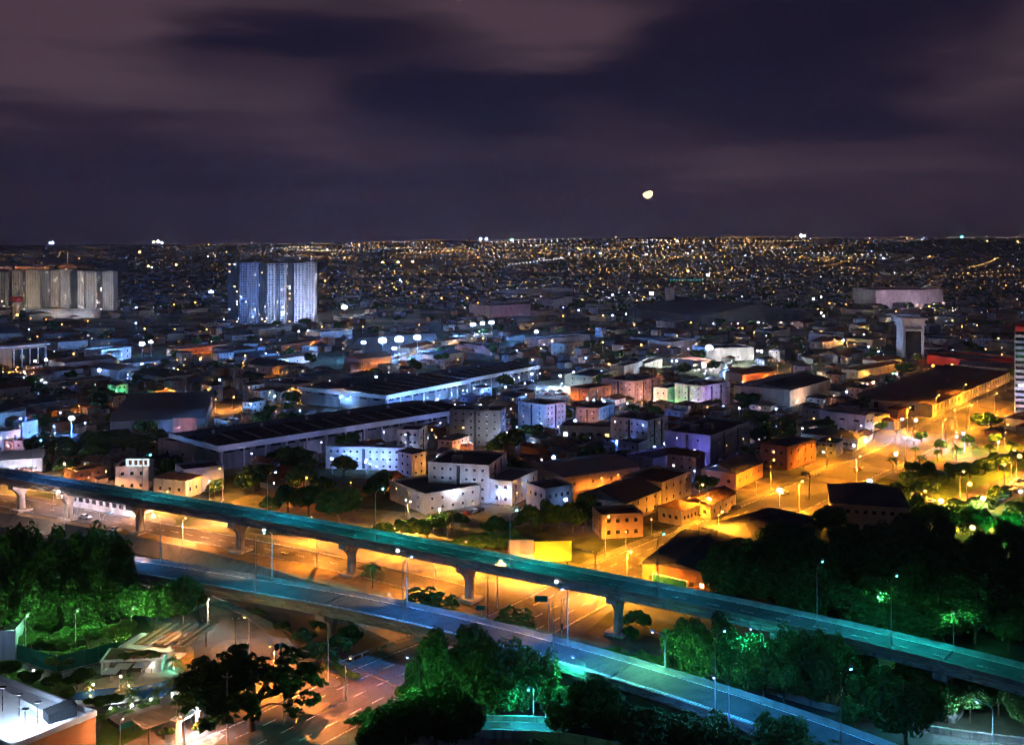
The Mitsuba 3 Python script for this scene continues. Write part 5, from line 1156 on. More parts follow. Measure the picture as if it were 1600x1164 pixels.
# trees and palms around the orange crossing at right
for px, py, h in ((1440, 735, 8), (1465, 722, 7), (1495, 720, 8), (1520, 712, 7), (1545, 716, 8), (1580, 708, 7), (1430, 715, 6), (1395, 735, 7)):
    palm(*g(px, py), h, look='palm', group='palms at the crossing')
for px, py, h, w in ((1425, 742, 6, 7), (1448, 752, 7, 8), (1470, 756, 6, 7), (1492, 752, 8, 8), (1515, 748, 7, 8), (1538, 742, 7, 7), (1560, 736, 8, 9), (1585, 728, 7, 8), (1430, 772, 6, 7), (1455, 778, 7, 7), (1415, 788, 8, 9), (1490, 812, 7, 8), (1520, 812, 8, 9), (1560, 788, 7, 8), (1470, 830, 7, 8), (1590, 812, 7, 8), (1470, 706, 6, 6), (1512, 698, 6, 7), (1555, 696, 6, 7), (1548, 672, 9, 12), (1530, 665, 7, 8), (1375, 672, 5, 9), (1450, 745, 6, 8), (1420, 755, 5, 8), (1480, 760, 5, 7), (1540, 740, 6, 8), (1500, 800, 5, 8), (1545, 800, 6, 8), (1440, 690, 5, 7)):
    x, y = g(px, py); tree(x, y, h, w, 'small', 'leaf_mid', look='squat street tree', group='trees near the crossing')
for px, py, h, w in ((62, 722, 13, 13), (100, 728, 13, 13), (150, 722, 15, 15), (185, 720, 15, 14), (215, 718, 12, 12), (245, 705, 11, 10), (60, 738, 8, 8), (100, 745, 8, 8), (430, 735, 9, 10), (455, 745, 10, 10), (585, 782, 8, 9), (600, 770, 9, 9)):
    x, y = g(px, py); tree(x, y, h, w, 'small' if h < 12 else 'broad', 'leaf_dark', look='dark leafy tree', group='trees among the houses')
x, y = g(160, 632); tree(x, y, 9, 16, 'small', 'leaf_pale', label='bright green floodlit tree by the pale lit wall at left')

# ------------------------------------------------------------------ garden and buildings at the lower left
def obj_box(k, name, a, b, z0, z1, th, mat, side=1):
    m, L = frame(a, b); return part(k, name, boxm(0, L, 0 if side > 0 else -th, th if side > 0 else 0, z0, z1), mat, m)


k = thing('white_roof_building', 'building with brilliantly lit white roof terrace and orange-brown wall, bottom left corner', 'building')
c1, c2, c3 = g(150, 1117, 8), g(0, 1062, 8), g(20, 1170, 8)
poly = sg.Polygon([c1, c2, c2 + (c2 - c1) * .5, c3 + (c2 - c1) * 1.2, c3]).buffer(0)
part(k, 'wall', trimesh.creation.extrude_polygon(poly, 7.9), 'orange_wall')
part(k, 'roof_deck', trimesh.creation.extrude_polygon(poly.buffer(-.35), .08), 'trim_white', T().translate([0, 0, 7.9]))
part(k, 'parapet', trimesh.creation.extrude_polygon(poly.buffer(.12, join_style=2).difference(poly.buffer(-.3, join_style=2)), 1.0), 'trim_white', T().translate([0, 0, 7.905]))
b1, b2 = g(76, 1131, 8), g(120, 1118, 8); m, L = frame(b1, b2); part(k, 'stair_hood', MB().add([[0, 0, 7.95], [L, 0, 7.95], [L, 3, 7.95], [0, 3, 7.95], [0, 0, 9.6], [L, 0, 10.2], [L, 3, 10.2], [0, 3, 9.6]], [[0, 1, 5, 4], [1, 2, 6, 5], [2, 3, 7, 6], [3, 0, 4, 7], [4, 5, 6, 7]]).get(), 'metal_dark', m)
e1, e2 = g(5, 1085, 8), g(84, 1128, 8)
part(k, 'inner_wall', MB().box(0, np.linalg.norm(e2 - e1), 0, .2, 7.98, 9.0).get(), 'trim_white', frame(e1, e2)[0])
for i, (px, pt, pb) in enumerate(((4, 1073, 1102), (30, 1085, 1110), (59, 1097, 1123))):
    x, y = g(px, pb, 8.9); h = (pb - pt) * y / 1600
    q = thing('terrace_lamp', ('leftmost', 'middle', 'rightmost')[i] + ' small black lamp post of three on the white roof terrace', 'lamp post', 'lamp posts on the roof terrace')
    part(q, 'pole', MB().tube([[x, y, 7.97], [x, y, 8.9 + h]], [.07, .05], 6).get(), 'metal_dark'); part(q, 'lamp_head', boxm(x - .55, x + .55, y - .3, y + .3, 8.9 + h, 9.05 + h), 'metal_dark')
    part(q, 'lens', boxm(x - .45, x + .45, y - .22, y + .22, 8.86 + h, 8.895 + h), 'glow_base', glow=(1.2, 1.4, 1.6))
    spot(x, y, 8.8 + h, (.52, .74, 1), 40, 86, 65, w=1.0)
x, y = g(40, 1150, 8); spot(x, y, 12.5, (.55, .76, 1), 70, 86, 65, w=1.0)
q = thing('terrace_lamp', 'near black lamp post of the white roof terrace by the bottom edge', 'lamp post', 'lamp posts on the roof terrace')
part(q, 'pole', MB().tube([[x, y - .2, 7.97], [x, y - .2, 12.7]], [.07, .05], 6).get(), 'metal_dark'); part(q, 'lamp_head', boxm(x - .5, x + .5, y - .3, y + .3, 12.6, 12.75), 'metal_dark')
building('pale_block', g(-60, 1040), g(24, 1034), 14, 6.2, 'wall_blue', 'roof_dark', label='pale grey block with parapet cut by the left edge, beside the green screen fence', cols=(0, 0), parapet=.8)
x, y = g(12, 1044); spot(x, y - 5, 5, (.5, .75, 1), 60, 80, 60, aim=(x, y, 3), w=.8)
# green screen fence: two runs with posts and panels
k = thing('screen_fence', 'tall dark green screen fence with pale posts and a corner, enclosing the bright bushes', 'fence')
for a, b in ((g(24, 1030), g(88, 1051)), (g(88, 1051), g(196, 1024))):
    m, L = frame(a, b); nsp = int(L / 2.6)
    for i in range(nsp): part(k, 'fence_panel', boxm(L * i / nsp + .03, L * (i + 1) / nsp - .03, -.03, .03, .15, 3.5), 'green_paint', m)
    for i in range(nsp + 1): part(k, 'fence_post', boxm(L * i / nsp - .05, L * i / nsp + .05, .035, .14, 0, 4.1), 'metal_grey', m)
    part(k, 'kerb_rail', boxm(0, L, -.09, .09, 0, .14), 'concrete', m)
solo('court', sheet(sg.Polygon([g(24, 1032), g(88, 1053), g(196, 1026), g(170, 1048), g(72, 1068), g(20, 1046)]).buffer(0), .012), 'concrete', kind='structure')
for px, py, h, w, lf in ((88, 1046, 3.6, 6.5, 'leaf_pale'), (112, 1040, 3.5, 6, 'leaf_pale'), (70, 1040, 3, 5, 'leaf_mid'), (135, 1034, 2.6, 5, 'leaf_pale'), (160, 1028, 2.8, 5, 'leaf_pale'), (182, 1020, 7.5, 7, 'leaf_pale'), (100, 1022, 5.5, 8, 'leaf_mid'), (135, 1015, 6, 8, 'leaf_mid'), (60, 1020, 5, 7, 'leaf_dark'), (30, 1022, 5, 7, 'leaf_dark')):
    x, y = g(px, py); tree(x, y + .8, h, w, 'small', lf, name='shrub', look='bright bushy shrub' if lf == 'leaf_pale' else 'dim bushy shrub', group='shrubs behind the screen fence', cat='shrub')
for px, py, I, c in ((86, 1047, 24, (1, 1, .55)), (118, 1040, 16, (.7, 1, .4)), (178, 1022, 30, (.55, 1, .35)), (280, 955, 200, (.45, 1, .5))):
    x, y = g(px, py); point(x, y + .6 if py > 1000 else y, 1.6 if py > 1000 else 6, c, I * 1.0, 1.0)
    if py > 1000:
        q = thing('garden_light', None, 'garden light', 'garden lights'); placed.append((q, x, y, 'small garden ground light', 'garden light', 'garden lights'))
        part(q, 'stake', boxm(x - .05, x + .05, y + .55, y + .65, 0, .9), 'metal_dark'); part(q, 'bulb', BULB, 'glow_base', T().translate([x, y + .6, 1.05]).scale([.16, .16, .16]), glow=(1.6, 1.6, 1.0))
# stepped plank roofs with orange undersides
k = thing('plank_roof_house', 'garden house with three stepped sloping plank roofs lit orange, near the fence end', 'house')
A, B = g(192, 1034), g(262, 1042); m, L = frame(A, B)
part(k, 'wall', boxm(0, L, 0, 7, 0, 3.2), 'wall_white', m); part(k, 'slab', boxm(-.6, L + .8, -.9, 7.6, 3.21, 3.6), 'trim_white', m)
A, B = g(205, 1010, 3), g(305, 1020, 3); m, L = frame(A, B)
for i in range(3):
    x0 = L * (.02 + .31 * i)
    for j in range(4):
        w0, w1 = x0 + j * .93, x0 + j * .93 + .80
        part(k, 'roof_plank', MB().add([[w0, 0, 3.7 + i * .35 + j * .04], [w1, 0, 3.7 + i * .35 + j * .04], [w1 + 1.2, 11, 4.5 + i * .35 + j * .04], [w0 + 1.2, 11, 4.5 + i * .35 + j * .04], [w0, 0, 3.55 + i * .35 + j * .04], [w1, 0, 3.55 + i * .35 + j * .04], [w1 + 1.2, 11, 4.35 + i * .35 + j * .04], [w0 + 1.2, 11, 4.35 + i * .35 + j * .04]], [[0, 1, 2, 3], [4, 5, 6, 7], [0, 1, 5, 4], [1, 2, 6, 5], [2, 3, 7, 6], [3, 0, 4, 7]]).get(), 'wood_pale' if j % 2 else 'wood', m)
    part(k, 'gable_board', boxm(x0, x0 + 3.6, -.1, 0, 2.9, 3.5 + i * .35), 'orange_wall', m)
for x in (.2, L * .5, L - .4): part(k, 'post', boxm(x, x + .2, .1, .3, 0, 3.5), 'wood', m)
x, y = g(285, 1030); point(x, y, 2.4, ORANGE, 14, .9); x, y = g(262, 1010, 3); spot(x, y, 8.5, (1, .6, .3), 18, 70, 50, w=.8)
# flat pavilion with planted roof
k = thing('pavilion', 'low white pavilion with dark planted roof in front of the plank roof house', 'pavilion'); A, B = g(160, 1054), g(252, 1050); m, L = frame(A, B)
part(k, 'roof_slab', boxm(-.4, L + .4, -.6, 6.4, 2.8, 3.15), 'trim_white', m); part(k, 'roof_bed', boxm(.3, L - .3, .2, 5.8, 3.152, 3.35), 'wood', m); part(k, 'end_wall', boxm(-.3, .1, 0, 6, 0, 2.79), 'trim_white', m); part(k, 'service_wall', boxm(L * .72, L, .1, 5.5, 0, 2.79), 'wall_white', m); part(k, 'back_wall', boxm(.12, L * .72 - .02, 5.2, 5.4, 0, 2.79), 'wall_grey', m)
for x in np.linspace(1, L * .7, 3): part(k, 'post', boxm(x, x + .18, -.3, -.12, 0, 2.79), 'metal_grey', m)
for px, py in ((190, 1036), (205, 1034), (222, 1033), (238, 1034)):
    x, y = g(px, py, 3.3); tree(x, y + 1.5, 1.8, 2.6, 'small', 'leaf_mid', name='shrub', look='roof shrub', group='shrubs on the pavilion roof', z=3.3, cat='shrub')
for i, (px, py) in enumerate(((173, 1066), (192, 1058), (222, 1056))):
    x, y = g(px, py); q = thing('parasol', ('left', 'middle', 'right')[i] + ' square pale parasol of three on the pool terrace', 'parasol', 'parasols by the pool'); part(q, 'pole', boxm(x - .05, x + .05, y - .05, y + .05, 0, 2.5), 'metal_grey')
    part(q, 'canopy', MB().add([[x - 1.6, y - 1.6, 2.4], [x + 1.6, y - 1.6, 2.4], [x + 1.6, y + 1.6, 2.4], [x - 1.6, y + 1.6, 2.4], [x, y, 2.95]], [[0, 1, 4], [1, 2, 4], [2, 3, 4], [3, 0, 4]]).get(), 'cloth_white')
    part(q, 'base', boxm(x - .35, x + .35, y - .35, y + .35, 0.02, .15), 'concrete')
terr = sg.Polygon([g(100, 1082), g(130, 1066), g(200, 1052), g(262, 1048), g(300, 1062), g(290, 1085), g(200, 1094), g(120, 1098)]).buffer(.5)
poolp = sg.Polygon([g(115, 1084), g(160, 1077), g(215, 1074), g(262, 1064), g(280, 1072), g(255, 1086), g(200, 1092), g(150, 1097), g(120, 1094)]).buffer(1.0).buffer(-.4)
solo('pool_terrace', sheet(terr.difference(poolp), .02), 'wood_pale', kind='structure')
solo('pool', sheet(poolp, .012), 'pool_water', label='irregular dark blue swimming pool among palms', cat='swimming pool')
k = thing('pool_deck', 'narrow plank bridge across the dark blue pool', 'bridge'); A, B = g(168, 1094), g(178, 1094); m, L = frame(A, B)
for i in range(7): part(k, 'plank', boxm(0, 2.4, i * .9, i * .9 + .82, .1, .2), 'wood_pale', m)
part(k, 'beam', boxm(.3, 2.1, 0, 6.2, .03, .098), 'wood', m)
cop = sg.LineString([g(120, 1099), g(150, 1101), g(200, 1095), g(212, 1093)]).buffer(.7)
k = solo('pool_edge', trimesh.creation.extrude_polygon(cop, .45), 'trim_white', label='curved pale coping along the near side of the pool', cat='pool edge')
for i, (px, py, h, lab) in enumerate(((92, 1096, 6.0, 'leftmost white lit fan palm beside the white roof building'), (207, 1103, 5.8, 'white lit fan palm at the pool edge, middle one'), (246, 1098, 5.2, 'white lit fan palm right of the pool'), (268, 1085, 5.6, 'fan palm under the dark spreading tree'), (270, 1045, 4.6, 'teal lit palm between pavilion and plank roofs'), (200, 1072, 4.5, 'amber lit palm behind the pool'), (140, 1078, 3.0, 'small palm with amber spotlight left of the parasols'))):
    x, y = g(px, py); palm(x, y, h, lab, 'leaf_pale', fan=True)
    c = (.7, .9, 1) if i < 4 else ((.2, 1, .7) if i == 4 else YELLOW)
    point(x + .5, y - 1.1, .9, c, 9 if i < 4 else 5, .7)
    q = thing('garden_light', None, 'garden light', 'garden lights'); placed.append((q, x + .5, y - 1.1, 'small garden ground light', 'garden light', 'garden lights'))
    part(q, 'stake', boxm(x + .45, x + .55, y - 1.0, y - .9, 0, .5), 'metal_dark'); part(q, 'bulb', BULB, 'glow_base', T().translate([x + .5, y - .95, .62]).scale([.13, .13, .13]), glow=[1.4 * v for v in c])
for px, py in ((188, 1068), (145, 1081), (236, 1052)):
    x, y = g(px, py); point(x, y, 1.6, (1, .85, .75), 10, .6)
    q = thing('garden_light', None, 'garden light', 'garden lights'); placed.append((q, x, y, 'small warm terrace light', 'garden light', 'garden lights'))
    part(q, 'stake', boxm(x - .05, x + .05, y + .1, y + .2, 0, 1.4), 'metal_dark'); part(q, 'bulb', BULB, 'glow_base', T().translate([x, y + .15, 1.5]).scale([.2, .2, .2]), glow=(1.6, 1.4, 1.1))
solo('garden_lawn', sheet(sg.Polygon([g(150, 1164), g(160, 1125), g(215, 1105), g(280, 1090), g(310, 1100), g(270, 1125), g(190, 1164)]).buffer(0), .008), 'lawn_grass', kind='structure')
solo('garden_bed', sheet(sg.Polygon([g(20, 1046), g(72, 1068), g(160, 1060), g(130, 1085), g(110, 1110), g(0, 1070)]).buffer(0), .006), 'lawn_grass', kind='structure')
for i, (px, py, h, w, lf) in enumerate(((160, 1128, 1.6, 3, 'leaf_pale'), (176, 1118, 1.6, 3, 'leaf_pale'), (196, 1122, 1.4, 3, 'leaf_pale'), (225, 1110, 1.5, 3, 'leaf_pale'), (240, 1105, 1.5, 3, 'leaf_mid'), (150, 1108, 2.6, 5, 'leaf_dark'), (172, 1104, 2.4, 5, 'leaf_dark'), (50, 1068, 3, 5, 'leaf_dark'), (80, 1075, 3, 5, 'leaf_dark'), (120, 1076, 3.5, 5, 'leaf_dark'), (105, 1098, 3, 4, 'leaf_mid'), (10, 1060, 4, 6, 'leaf_dark'), (130, 1066, 3, 5, 'leaf_dark'), (260, 1150, 1.6, 3, 'leaf_mid'), (318, 1140, 1.8, 3, 'leaf_pale'), (335, 1132, 1.8, 3, 'leaf_mid'))):
    x, y = g(px, py); tree(x, y, h, w, 'small', lf, name='shrub', look='garden shrub', group='garden shrubs', cat='shrub')
for px, py, c, I in ((172, 1122, (.9, 1, .92), 70), (205, 1118, (.75, 1, .7), 50), (235, 1108, (.7, 1, .85), 40), (52, 1062, (.6, .8, 1), 40)):
    x, y = g(px, py); point(x, y, 2.0, c, I, .9)
    q = thing('garden_light', None, 'garden light', 'garden lights'); placed.append((q, x, y, 'small white garden light', 'garden light', 'garden lights'))
    part(q, 'stake', boxm(x - .05, x + .05, y + .1, y + .2, 0, 1.8), 'metal_dark'); part(q, 'bulb', BULB, 'glow_base', T().translate([x, y + .15, 1.95]).scale([.2, .2, .2]), glow=(1.6, 1.7, 1.6))
# slatted pergola with dark front
k = thing('pergola', 'long slatted pergola deck with dark teal front at the bottom left', 'pergola'); A, B = g(232, 1162), g(322, 1132); m, L = frame(A, B)
for i in range(7): part(k, 'slat', boxm(-1, L, i * 1.05, i * 1.05 + .8, 2.9, 3.02), 'wood_pale', m)
for x in np.linspace(0, L - .3, 5): part(k, 'beam', boxm(x, x + .2, -.2, 7.4, 2.68, 2.895), 'metal_dark', m)
for x in np.linspace(0, L - .3, 5):
    for y in (0, 6.8): part(k, 'post', boxm(x, x + .2, y, y + .2, 0, 2.675), 'metal_dark', m)
k = thing('timber_terrace', 'grey timber terrace strip above the pergola, lit pale from the garden', 'terrace'); A, B = g(186, 1140), g(282, 1106); m, L = frame(A, B)
for i in range(8): part(k, 'plank', boxm(0, L, i * .62, i * .62 + .56, .9, 1.0), 'wood_pale', m)
part(k, 'front', boxm(0, L, -.12, -.02, 0, 1.0), 'green_paint', m); part(k, 'base', boxm(.1, L - .1, 0, 4.8, 0, .89), 'metal_dark', m)
k = thing('gate_portal', 'white lit flat canopy on a pillar beside the pergola and the pavement', 'canopy'); A, B = g(283, 1152), g(312, 1134); m, L = frame(A, B)
part(k, 'canopy_slab', boxm(-1, L + 1, -.8, 1.6, 3.3, 3.6), 'trim_white', m); part(k, 'pillar', boxm(L - .5, L + .1, 0, .6, 0, 3.29), 'trim_white', m); part(k, 'pillar', boxm(-.4, .1, 0, .5, 0, 3.29), 'trim_white', m)
x, y = g(304, 1152); point(x, y, 2.6, (.7, .85, 1), 34, 1.2); x, y = g(322, 1150); spot(x, y, 6, (.6, .78, 1), 22, 80, 60, w=1.0)
solo('entry_pavement', sheet(sg.Polygon([g(240, 1175), g(330, 1138), g(352, 1148), g(300, 1190)]).buffer(0), .02), 'concrete', kind='structure')
for i, (px, pb, pt, c) in enumerate(((276, 1180, 1098, 'concrete'), (355, 1166, 1050, 'concrete'), (513, 1066, 965, 'metal_grey'), (322, 1010, 965, 'metal_dark'), (368, 1012, 962, 'metal_dark'), (655, 1100, 1032, 'metal_grey'), (762, 975, 897, 'wood'), (930, 895, 858, 'wood'), (1092, 880, 800, 'metal_dark'), (1265, 780, 740, 'metal_dark'), (1400, 695, 645, 'wood'), (1428, 695, 650, 'wood'), (1478, 690, 638, 'wood'), (1492, 690, 640, 'wood'), (1510, 670, 645, 'wood'), (700, 840, 795, 'wood'), (708, 838, 798, 'wood'))):
    x, y = g(px, pb); h = (pb - pt) * y / 1600; q = thing('utility_pole', None, 'utility pole', 'utility poles'); placed.append((q, x, y, 'slim pole with crossarm' if c == 'wood' else 'slim grey pole', 'utility pole', 'utility poles'))
    part(q, 'pole', MB().tube([[x, y, 0], [x, y, h]], [.18, .11], 7).get(), c); part(q, 'crossarm', boxm(x - .9, x + .9, y - .06, y + .06, h - .9, h - .72), c)
    for s in (-.75, 0, .75): part(q, 'insulator', boxm(x + s - .06, x + s + .06, y - .06, y + .06, h - .715, h - .5), 'trim_white')
# the big dark tree by the road
x, y = g(393, 1140)
k = tree(x, y, 18.5, 25, 'layer', 'leaf_dark', label='big dark spreading tree with layered boughs beside the orange road, lower left')
k = tree(x - 6, y + 2, 13, 15, 'broad', 'leaf_dark', label='dark round tree just left of the big layered tree')
# signs by the crossing
for px, pb, pt, lab in ((857, 986, 935, 'dark road sign panel on a bent pole at the orange crossing'), (752, 962, 948, 'small dark road sign on the verge left of the crossing')):
    x, y = g(px, pb); h = (pb - pt) * y / 1600 if pt < 945 else 2.6; q = thing('road_sign', lab, 'road sign')
    part(q, 'pole', MB().tube([[x, y, 0], [x, y, h * .85], [x - .6, y, h]], .08, 6).get(), 'metal_grey'); part(q, 'panel', boxm(x - 3.2, x - .2, y - .08, y - .01, h - .7, h + .7) if pt < 945 else boxm(x - 1.3, x + 1.0, y - .2, y - .1, h - 1.1, h), 'green_paint')
for px, pb, pt in ((878, 998, 935),):
    x, y = g(px, pb); h = (pb - pt) * y / 1600; q = thing('traffic_light', 'traffic signal on a mast arm at the orange crossing', 'traffic light')
    part(q, 'pole', MB().tube([[x, y, 0], [x, y, h], [x + 4.5, y + 1, h + .5]], [.11, .1, .06], 6).get(), 'metal_grey'); part(q, 'signal_head', boxm(x - .3, x + .2, y - .4, y - .12, 2.4, 3.6), 'metal_dark')


# ------------------------------------------------------------------ vehicles
def car_parts():
    prof = [(-2.1, .45), (-2.15, .8), (-1.75, .95), (-1.15, 1.42), (.35, 1.46), (1.05, .98), (1.95, .86), (2.15, .62), (2.1, .4)]
    body = MB(); n = len(prof)
    for inset, s in ((0, 1),):
        v = [[x, -.86 + (.16 if z > 1.2 else 0), z] for x, z in prof] + [[x, .86 - (.16 if z > 1.2 else 0), z] for x, z in prof]
        body.add(v, [[i, i + 1, n + i + 1, n + i] for i in range(n - 1)]); body.add(v, [[n - 1, 0, n, 2 * n - 1]])
        body.add(v, [[0, j, j + 1] for j in range(1, n - 1)]); body.add(v, [[n, n + j, n + j + 1] for j in range(1, n - 1)])
    gl = MB()
    for s in (-1, 1): gl.quad([-1.4, s * .80, 1.0], [.75, s * .80, 1.0], [.3, s * .715, 1.38], [-1.1, s * .715, 1.38])
    gl.quad([.42, -.62, 1.425], [.42, .62, 1.425], [1.02, .74, 1.02], [1.02, -.74, 1.02]).quad([-1.19, -.62, 1.40], [-1.19, .62, 1.40], [-1.70, .74, 1.0], [-1.70, -.74, 1.0])
    w = MB().tube([[0, -.1, 0], [0, .1, 0]], .32, 10).get()
    return mikit.ply(body.get(), None, 25), mikit.ply(gl.get()), mikit.ply(w, None, False), mikit.ply(boxm(-.05, .05, -.16, .16, -.07, .07))


CAR = car_parts()


def car(x, y, ang, paint, label=None, look='parked car', group='parked cars', lights=False):
    k = thing('parked_car' if not lights else 'car', label, 'car', group)
    if not label: placed.append((k, x, y, look, 'car', group))
    m = T().translate([x, y, .03]).rotate([0, 0, 1], math.degrees(ang))
    part(k, 'body', CAR[0], paint, m); part(k, 'window', CAR[1], 'window_glass', m @ T().scale([1.0, 1.02, 1.006]), kind='stuff')
    for sx in (-1.3, 1.35):
        for sy in (-.78, .78): part(k, 'wheel', CAR[2], 'rubber', m @ T().translate([sx, sy, .32]))
    for sy in (-.6, .6):
        part(k, 'headlight', CAR[3], 'trim_white' if not lights else 'glow_base', m @ T().translate([2.13, sy, .66]), glow=(2.5, 2.6, 2.8) if lights else None)
        part(k, 'tail_light', CAR[3], 'red_paint' if not lights else 'glow_base', m @ T().translate([-2.14, sy, .72]), glow=(1.2, .05, .03) if lights else None)


sa = math.atan2(-40, 70)
car(*g(133, 810), sa + .15, 'car_white', 'white car parked on the market street, the left one'); car(*g(180, 830), sa + .1, 'car_white', 'white pickup-like car parked on the market street, the right one')
for i in range(7):
    car(*(g(704 + i * 7.5, 812 - i * 2.2)), math.radians(60), ('car_dark', 'car_dark', 'car_silver', 'car_red', 'car_dark', 'car_silver', 'car_dark')[i], look='parked car', group='cars on the dirt lane')
for i in range(8): car(*g(836 + i * 6.5, 612 + (i % 2) * 5), math.radians(40), ('car_silver', 'car_white', 'car_dark', 'car_red')[i % 4], look='parked car', group='cars in the lit yard')
for i in range(18):
    car(*(g(1592 - (i % 9) * 10, 752 + (i % 9) * 6 + (i // 9) * 12)), math.radians(20), ('car_silver', 'car_white', 'car_dark', 'car_red')[(i * 5) % 4], look='parked car', group='cars in the parking apron')
for i, (px, py) in enumerate(((1130, 802), (1150, 795), (1225, 772), (1350, 690), (1455, 785), (1480, 790), (1425, 752), (1340, 735), (1075, 832), (1258, 742))): car(*g(px, py), math.radians(48), ('car_silver', 'car_dark', 'car_white', 'car_red')[i % 4], look='avenue car', group='cars along the avenue')
for i, t in enumerate(np.linspace(0, 1, 7)):  # row of headlit cars stands in for a light trail
    q = g(1488, 548) * (1 - t) + g(1527, 556) * t; car(q[0], q[1], math.radians(-100), 'car_white', look='headlit car', group='cars with headlights in the distance', lights=True)
for i, t in enumerate(np.linspace(0, 1, 6)):
    q = g(1486, 476) * (1 - t) + g(1488, 490) * t; car(q[0] + (i % 2) * 4, q[1], math.radians(-92), 'car_white', look='distant headlit car', group='cars with headlights in the distance', lights=True)

# ------------------------------------------------------------------ filler city: every house a thing
rc = np.random.default_rng(11)
for P in (canal.buffer(8), avenue.buffer(5), service.buffer(6), verge.buffer(1), lot.buffer(2), yard, yard2, junction, back_street, dirt.buffer(2), strip(UPPER, -9, 9), strip(LOWER, -9, 9)): FOOT.append(P)
tree_taken = shapely.STRtree(FOOT)
spots_, nh, nt = [], 0, 0
WALLS = [('wall_white', 'pale'), ('wall_cream', 'cream'), ('wall_grey', 'grey'), ('wall_brick', 'brick'), ('wall_pink', 'pinkish'), ('wall_blue', 'bluish')]
KINDS = [('gable', 'gable roof'), ('hip', 'hip roof'), ('flat', 'flat roof'), ('shed', 'lean-to roof')]
tries = 0
nb_ = 0
while tries < 16000 and (nh - nb_ < 280 or nb_ < 110 or nt < 190):
    tries += 1
    px, py = rc.uniform(-30, 1630), 445 + (rc.random() ** .8) * 330
    x, y = g(px, py)
    if y < 330 + .12 * abs(x) or (px > 1180 and py > 740) or (px > 780 and py > 800): continue
    big = rc.random() < (.22 if y > 600 else .10)
    L, D = (rc.uniform(22, 46), rc.uniform(14, 26)) if big else (rc.uniform(7, 14), rc.uniform(6, 10))
    r = math.hypot(L, D) / 2
    isT = rc.random() < .30
    if isT: r = 4.0
    pt = sg.Point(x, y).buffer(r * .92)
    if len(tree_taken.query(pt, 'intersects')): continue
    if any((x - a) ** 2 + (y - b) ** 2 < (r * .74 + q) ** 2 for a, b, q in spots_): continue
    if isT:
        if nt >= 190: continue
        spots_.append((x, y, r * .8)); nt += 1
        h = rc.uniform(6, 12)
        tree(x, y, h, h * rc.uniform(.9, 1.3), 'far', rc.choice(['leaf_dark', 'leaf_mid']), look='leafy tree', group='trees among the city roofs')
    else:
        if (nb_ >= 110 if big else nh - nb_ >= 280): continue
        nb_ += big
        spots_.append((x, y, r * .74)); nh += 1
        ang = math.radians(rc.choice([48, 138 - 90, -42]) + rc.uniform(-9, 9)) if big else math.radians(rc.choice([50, -40]) + rc.uniform(-10, 10))
        u = np.array([math.cos(ang), math.sin(ang)]); nb = np.array([-u[1], u[0]]); c0 = np.array([x, y]) - u * L / 2 - nb * D / 2
        wl = WALLS[rc.integers(0, 6)] if not big else WALLS[rc.integers(0, 3)]; kd = KINDS[rc.choice(4, p=[.36, .22, .30, .12])]
        fl = 1 if big else int(rc.choice([1, 1, 2, 2, 3], p=[.3, .2, .25, .15, .1])); H = rc.uniform(5, 8) if big else 3.1 * fl
        rf = rc.choice(['roof_tile', 'roof_sheet', 'roof_dark']) if kd[0] != 'flat' else 'roof_sheet'
        building('shed' if big else 'house', c0, c0 + u * L, D, H, wl[0], rf, kind=kd[0], cols=(max(2, int(L / 3.4)), max(1, int(D / 3.6))) if not big else (int(L / 6), 1), floors=fl, ww=1.05, wh=.95, lit=.2, extra=house_bits(nh), tone='cool' if rc.random() < .5 else 'warm', look=f'{wl[1]} {"shed" if big else ("low", "two-storey", "three-storey")[fl - 1] + " house"} with {kd[1]}', cat='shed' if big else 'house', group='sheds of the city' if big else 'small houses of the city', each=False, taken=False)
print('houses', nh, 'city trees', nt, 'tries', tries)

# what is past three hundred small houses: one mass of low roofs between them
rm_ = np.random.default_rng(29); more = {'wall_brick': MB(), 'wall_grey': MB(), 'roof_tile': MB(), 'roof_sheet': MB()}; n = 0; tries = 0
while n < 520 and tries < 14000:
    tries += 1
    px, py = rm_.uniform(-30, 1630), 450 + 290 * rm_.random(); x, y = g(px, py)
    if y < 340 + .12 * abs(x) or (px > 1180 and py > 720): continue
    L, D, H = rm_.uniform(6, 11), rm_.uniform(5, 8), rm_.uniform(2.8, 5.6); r = math.hypot(L, D) / 2
    if len(tree_taken.query(sg.Point(x, y).buffer(r * .85), 'intersects')) or any((x - a) ** 2 + (y - b) ** 2 < (r * .7 + q) ** 2 for a, b, q in spots_): continue
    spots_.append((x, y, r * .7)); n += 1
    a = math.radians(rm_.choice([50, -40]) + rm_.uniform(-9, 9)); ca, sa_ = math.cos(a), math.sin(a); Rm = np.array([[ca, sa_, 0], [-sa_, ca, 0], [0, 0, 1]])
    q = MB().box(0, L, 0, D, 0, H).get(); more['wall_brick' if rm_.random() < .5 else 'wall_grey'].add((q[0] - [L / 2, D / 2, 0]) @ Rm + [x, y, 0], q[1])
    q = roof_shape(('gable', 'hip', 'shed')[rm_.integers(0, 3)], L, D, H + .02); more['roof_tile' if rm_.random() < .6 else 'roof_sheet'].add((q[0] - [L / 2, D / 2, 0]) @ Rm + [x, y, 0], q[1])
k = thing('house_mass', 'mass of small low roofs packed between the houses of the city', 'houses', kind='stuff')
for w_, mbt in more.items(): part(k, w_.split('_')[0], mbt.get(), w_, kind='stuff')
print('house mass', n)
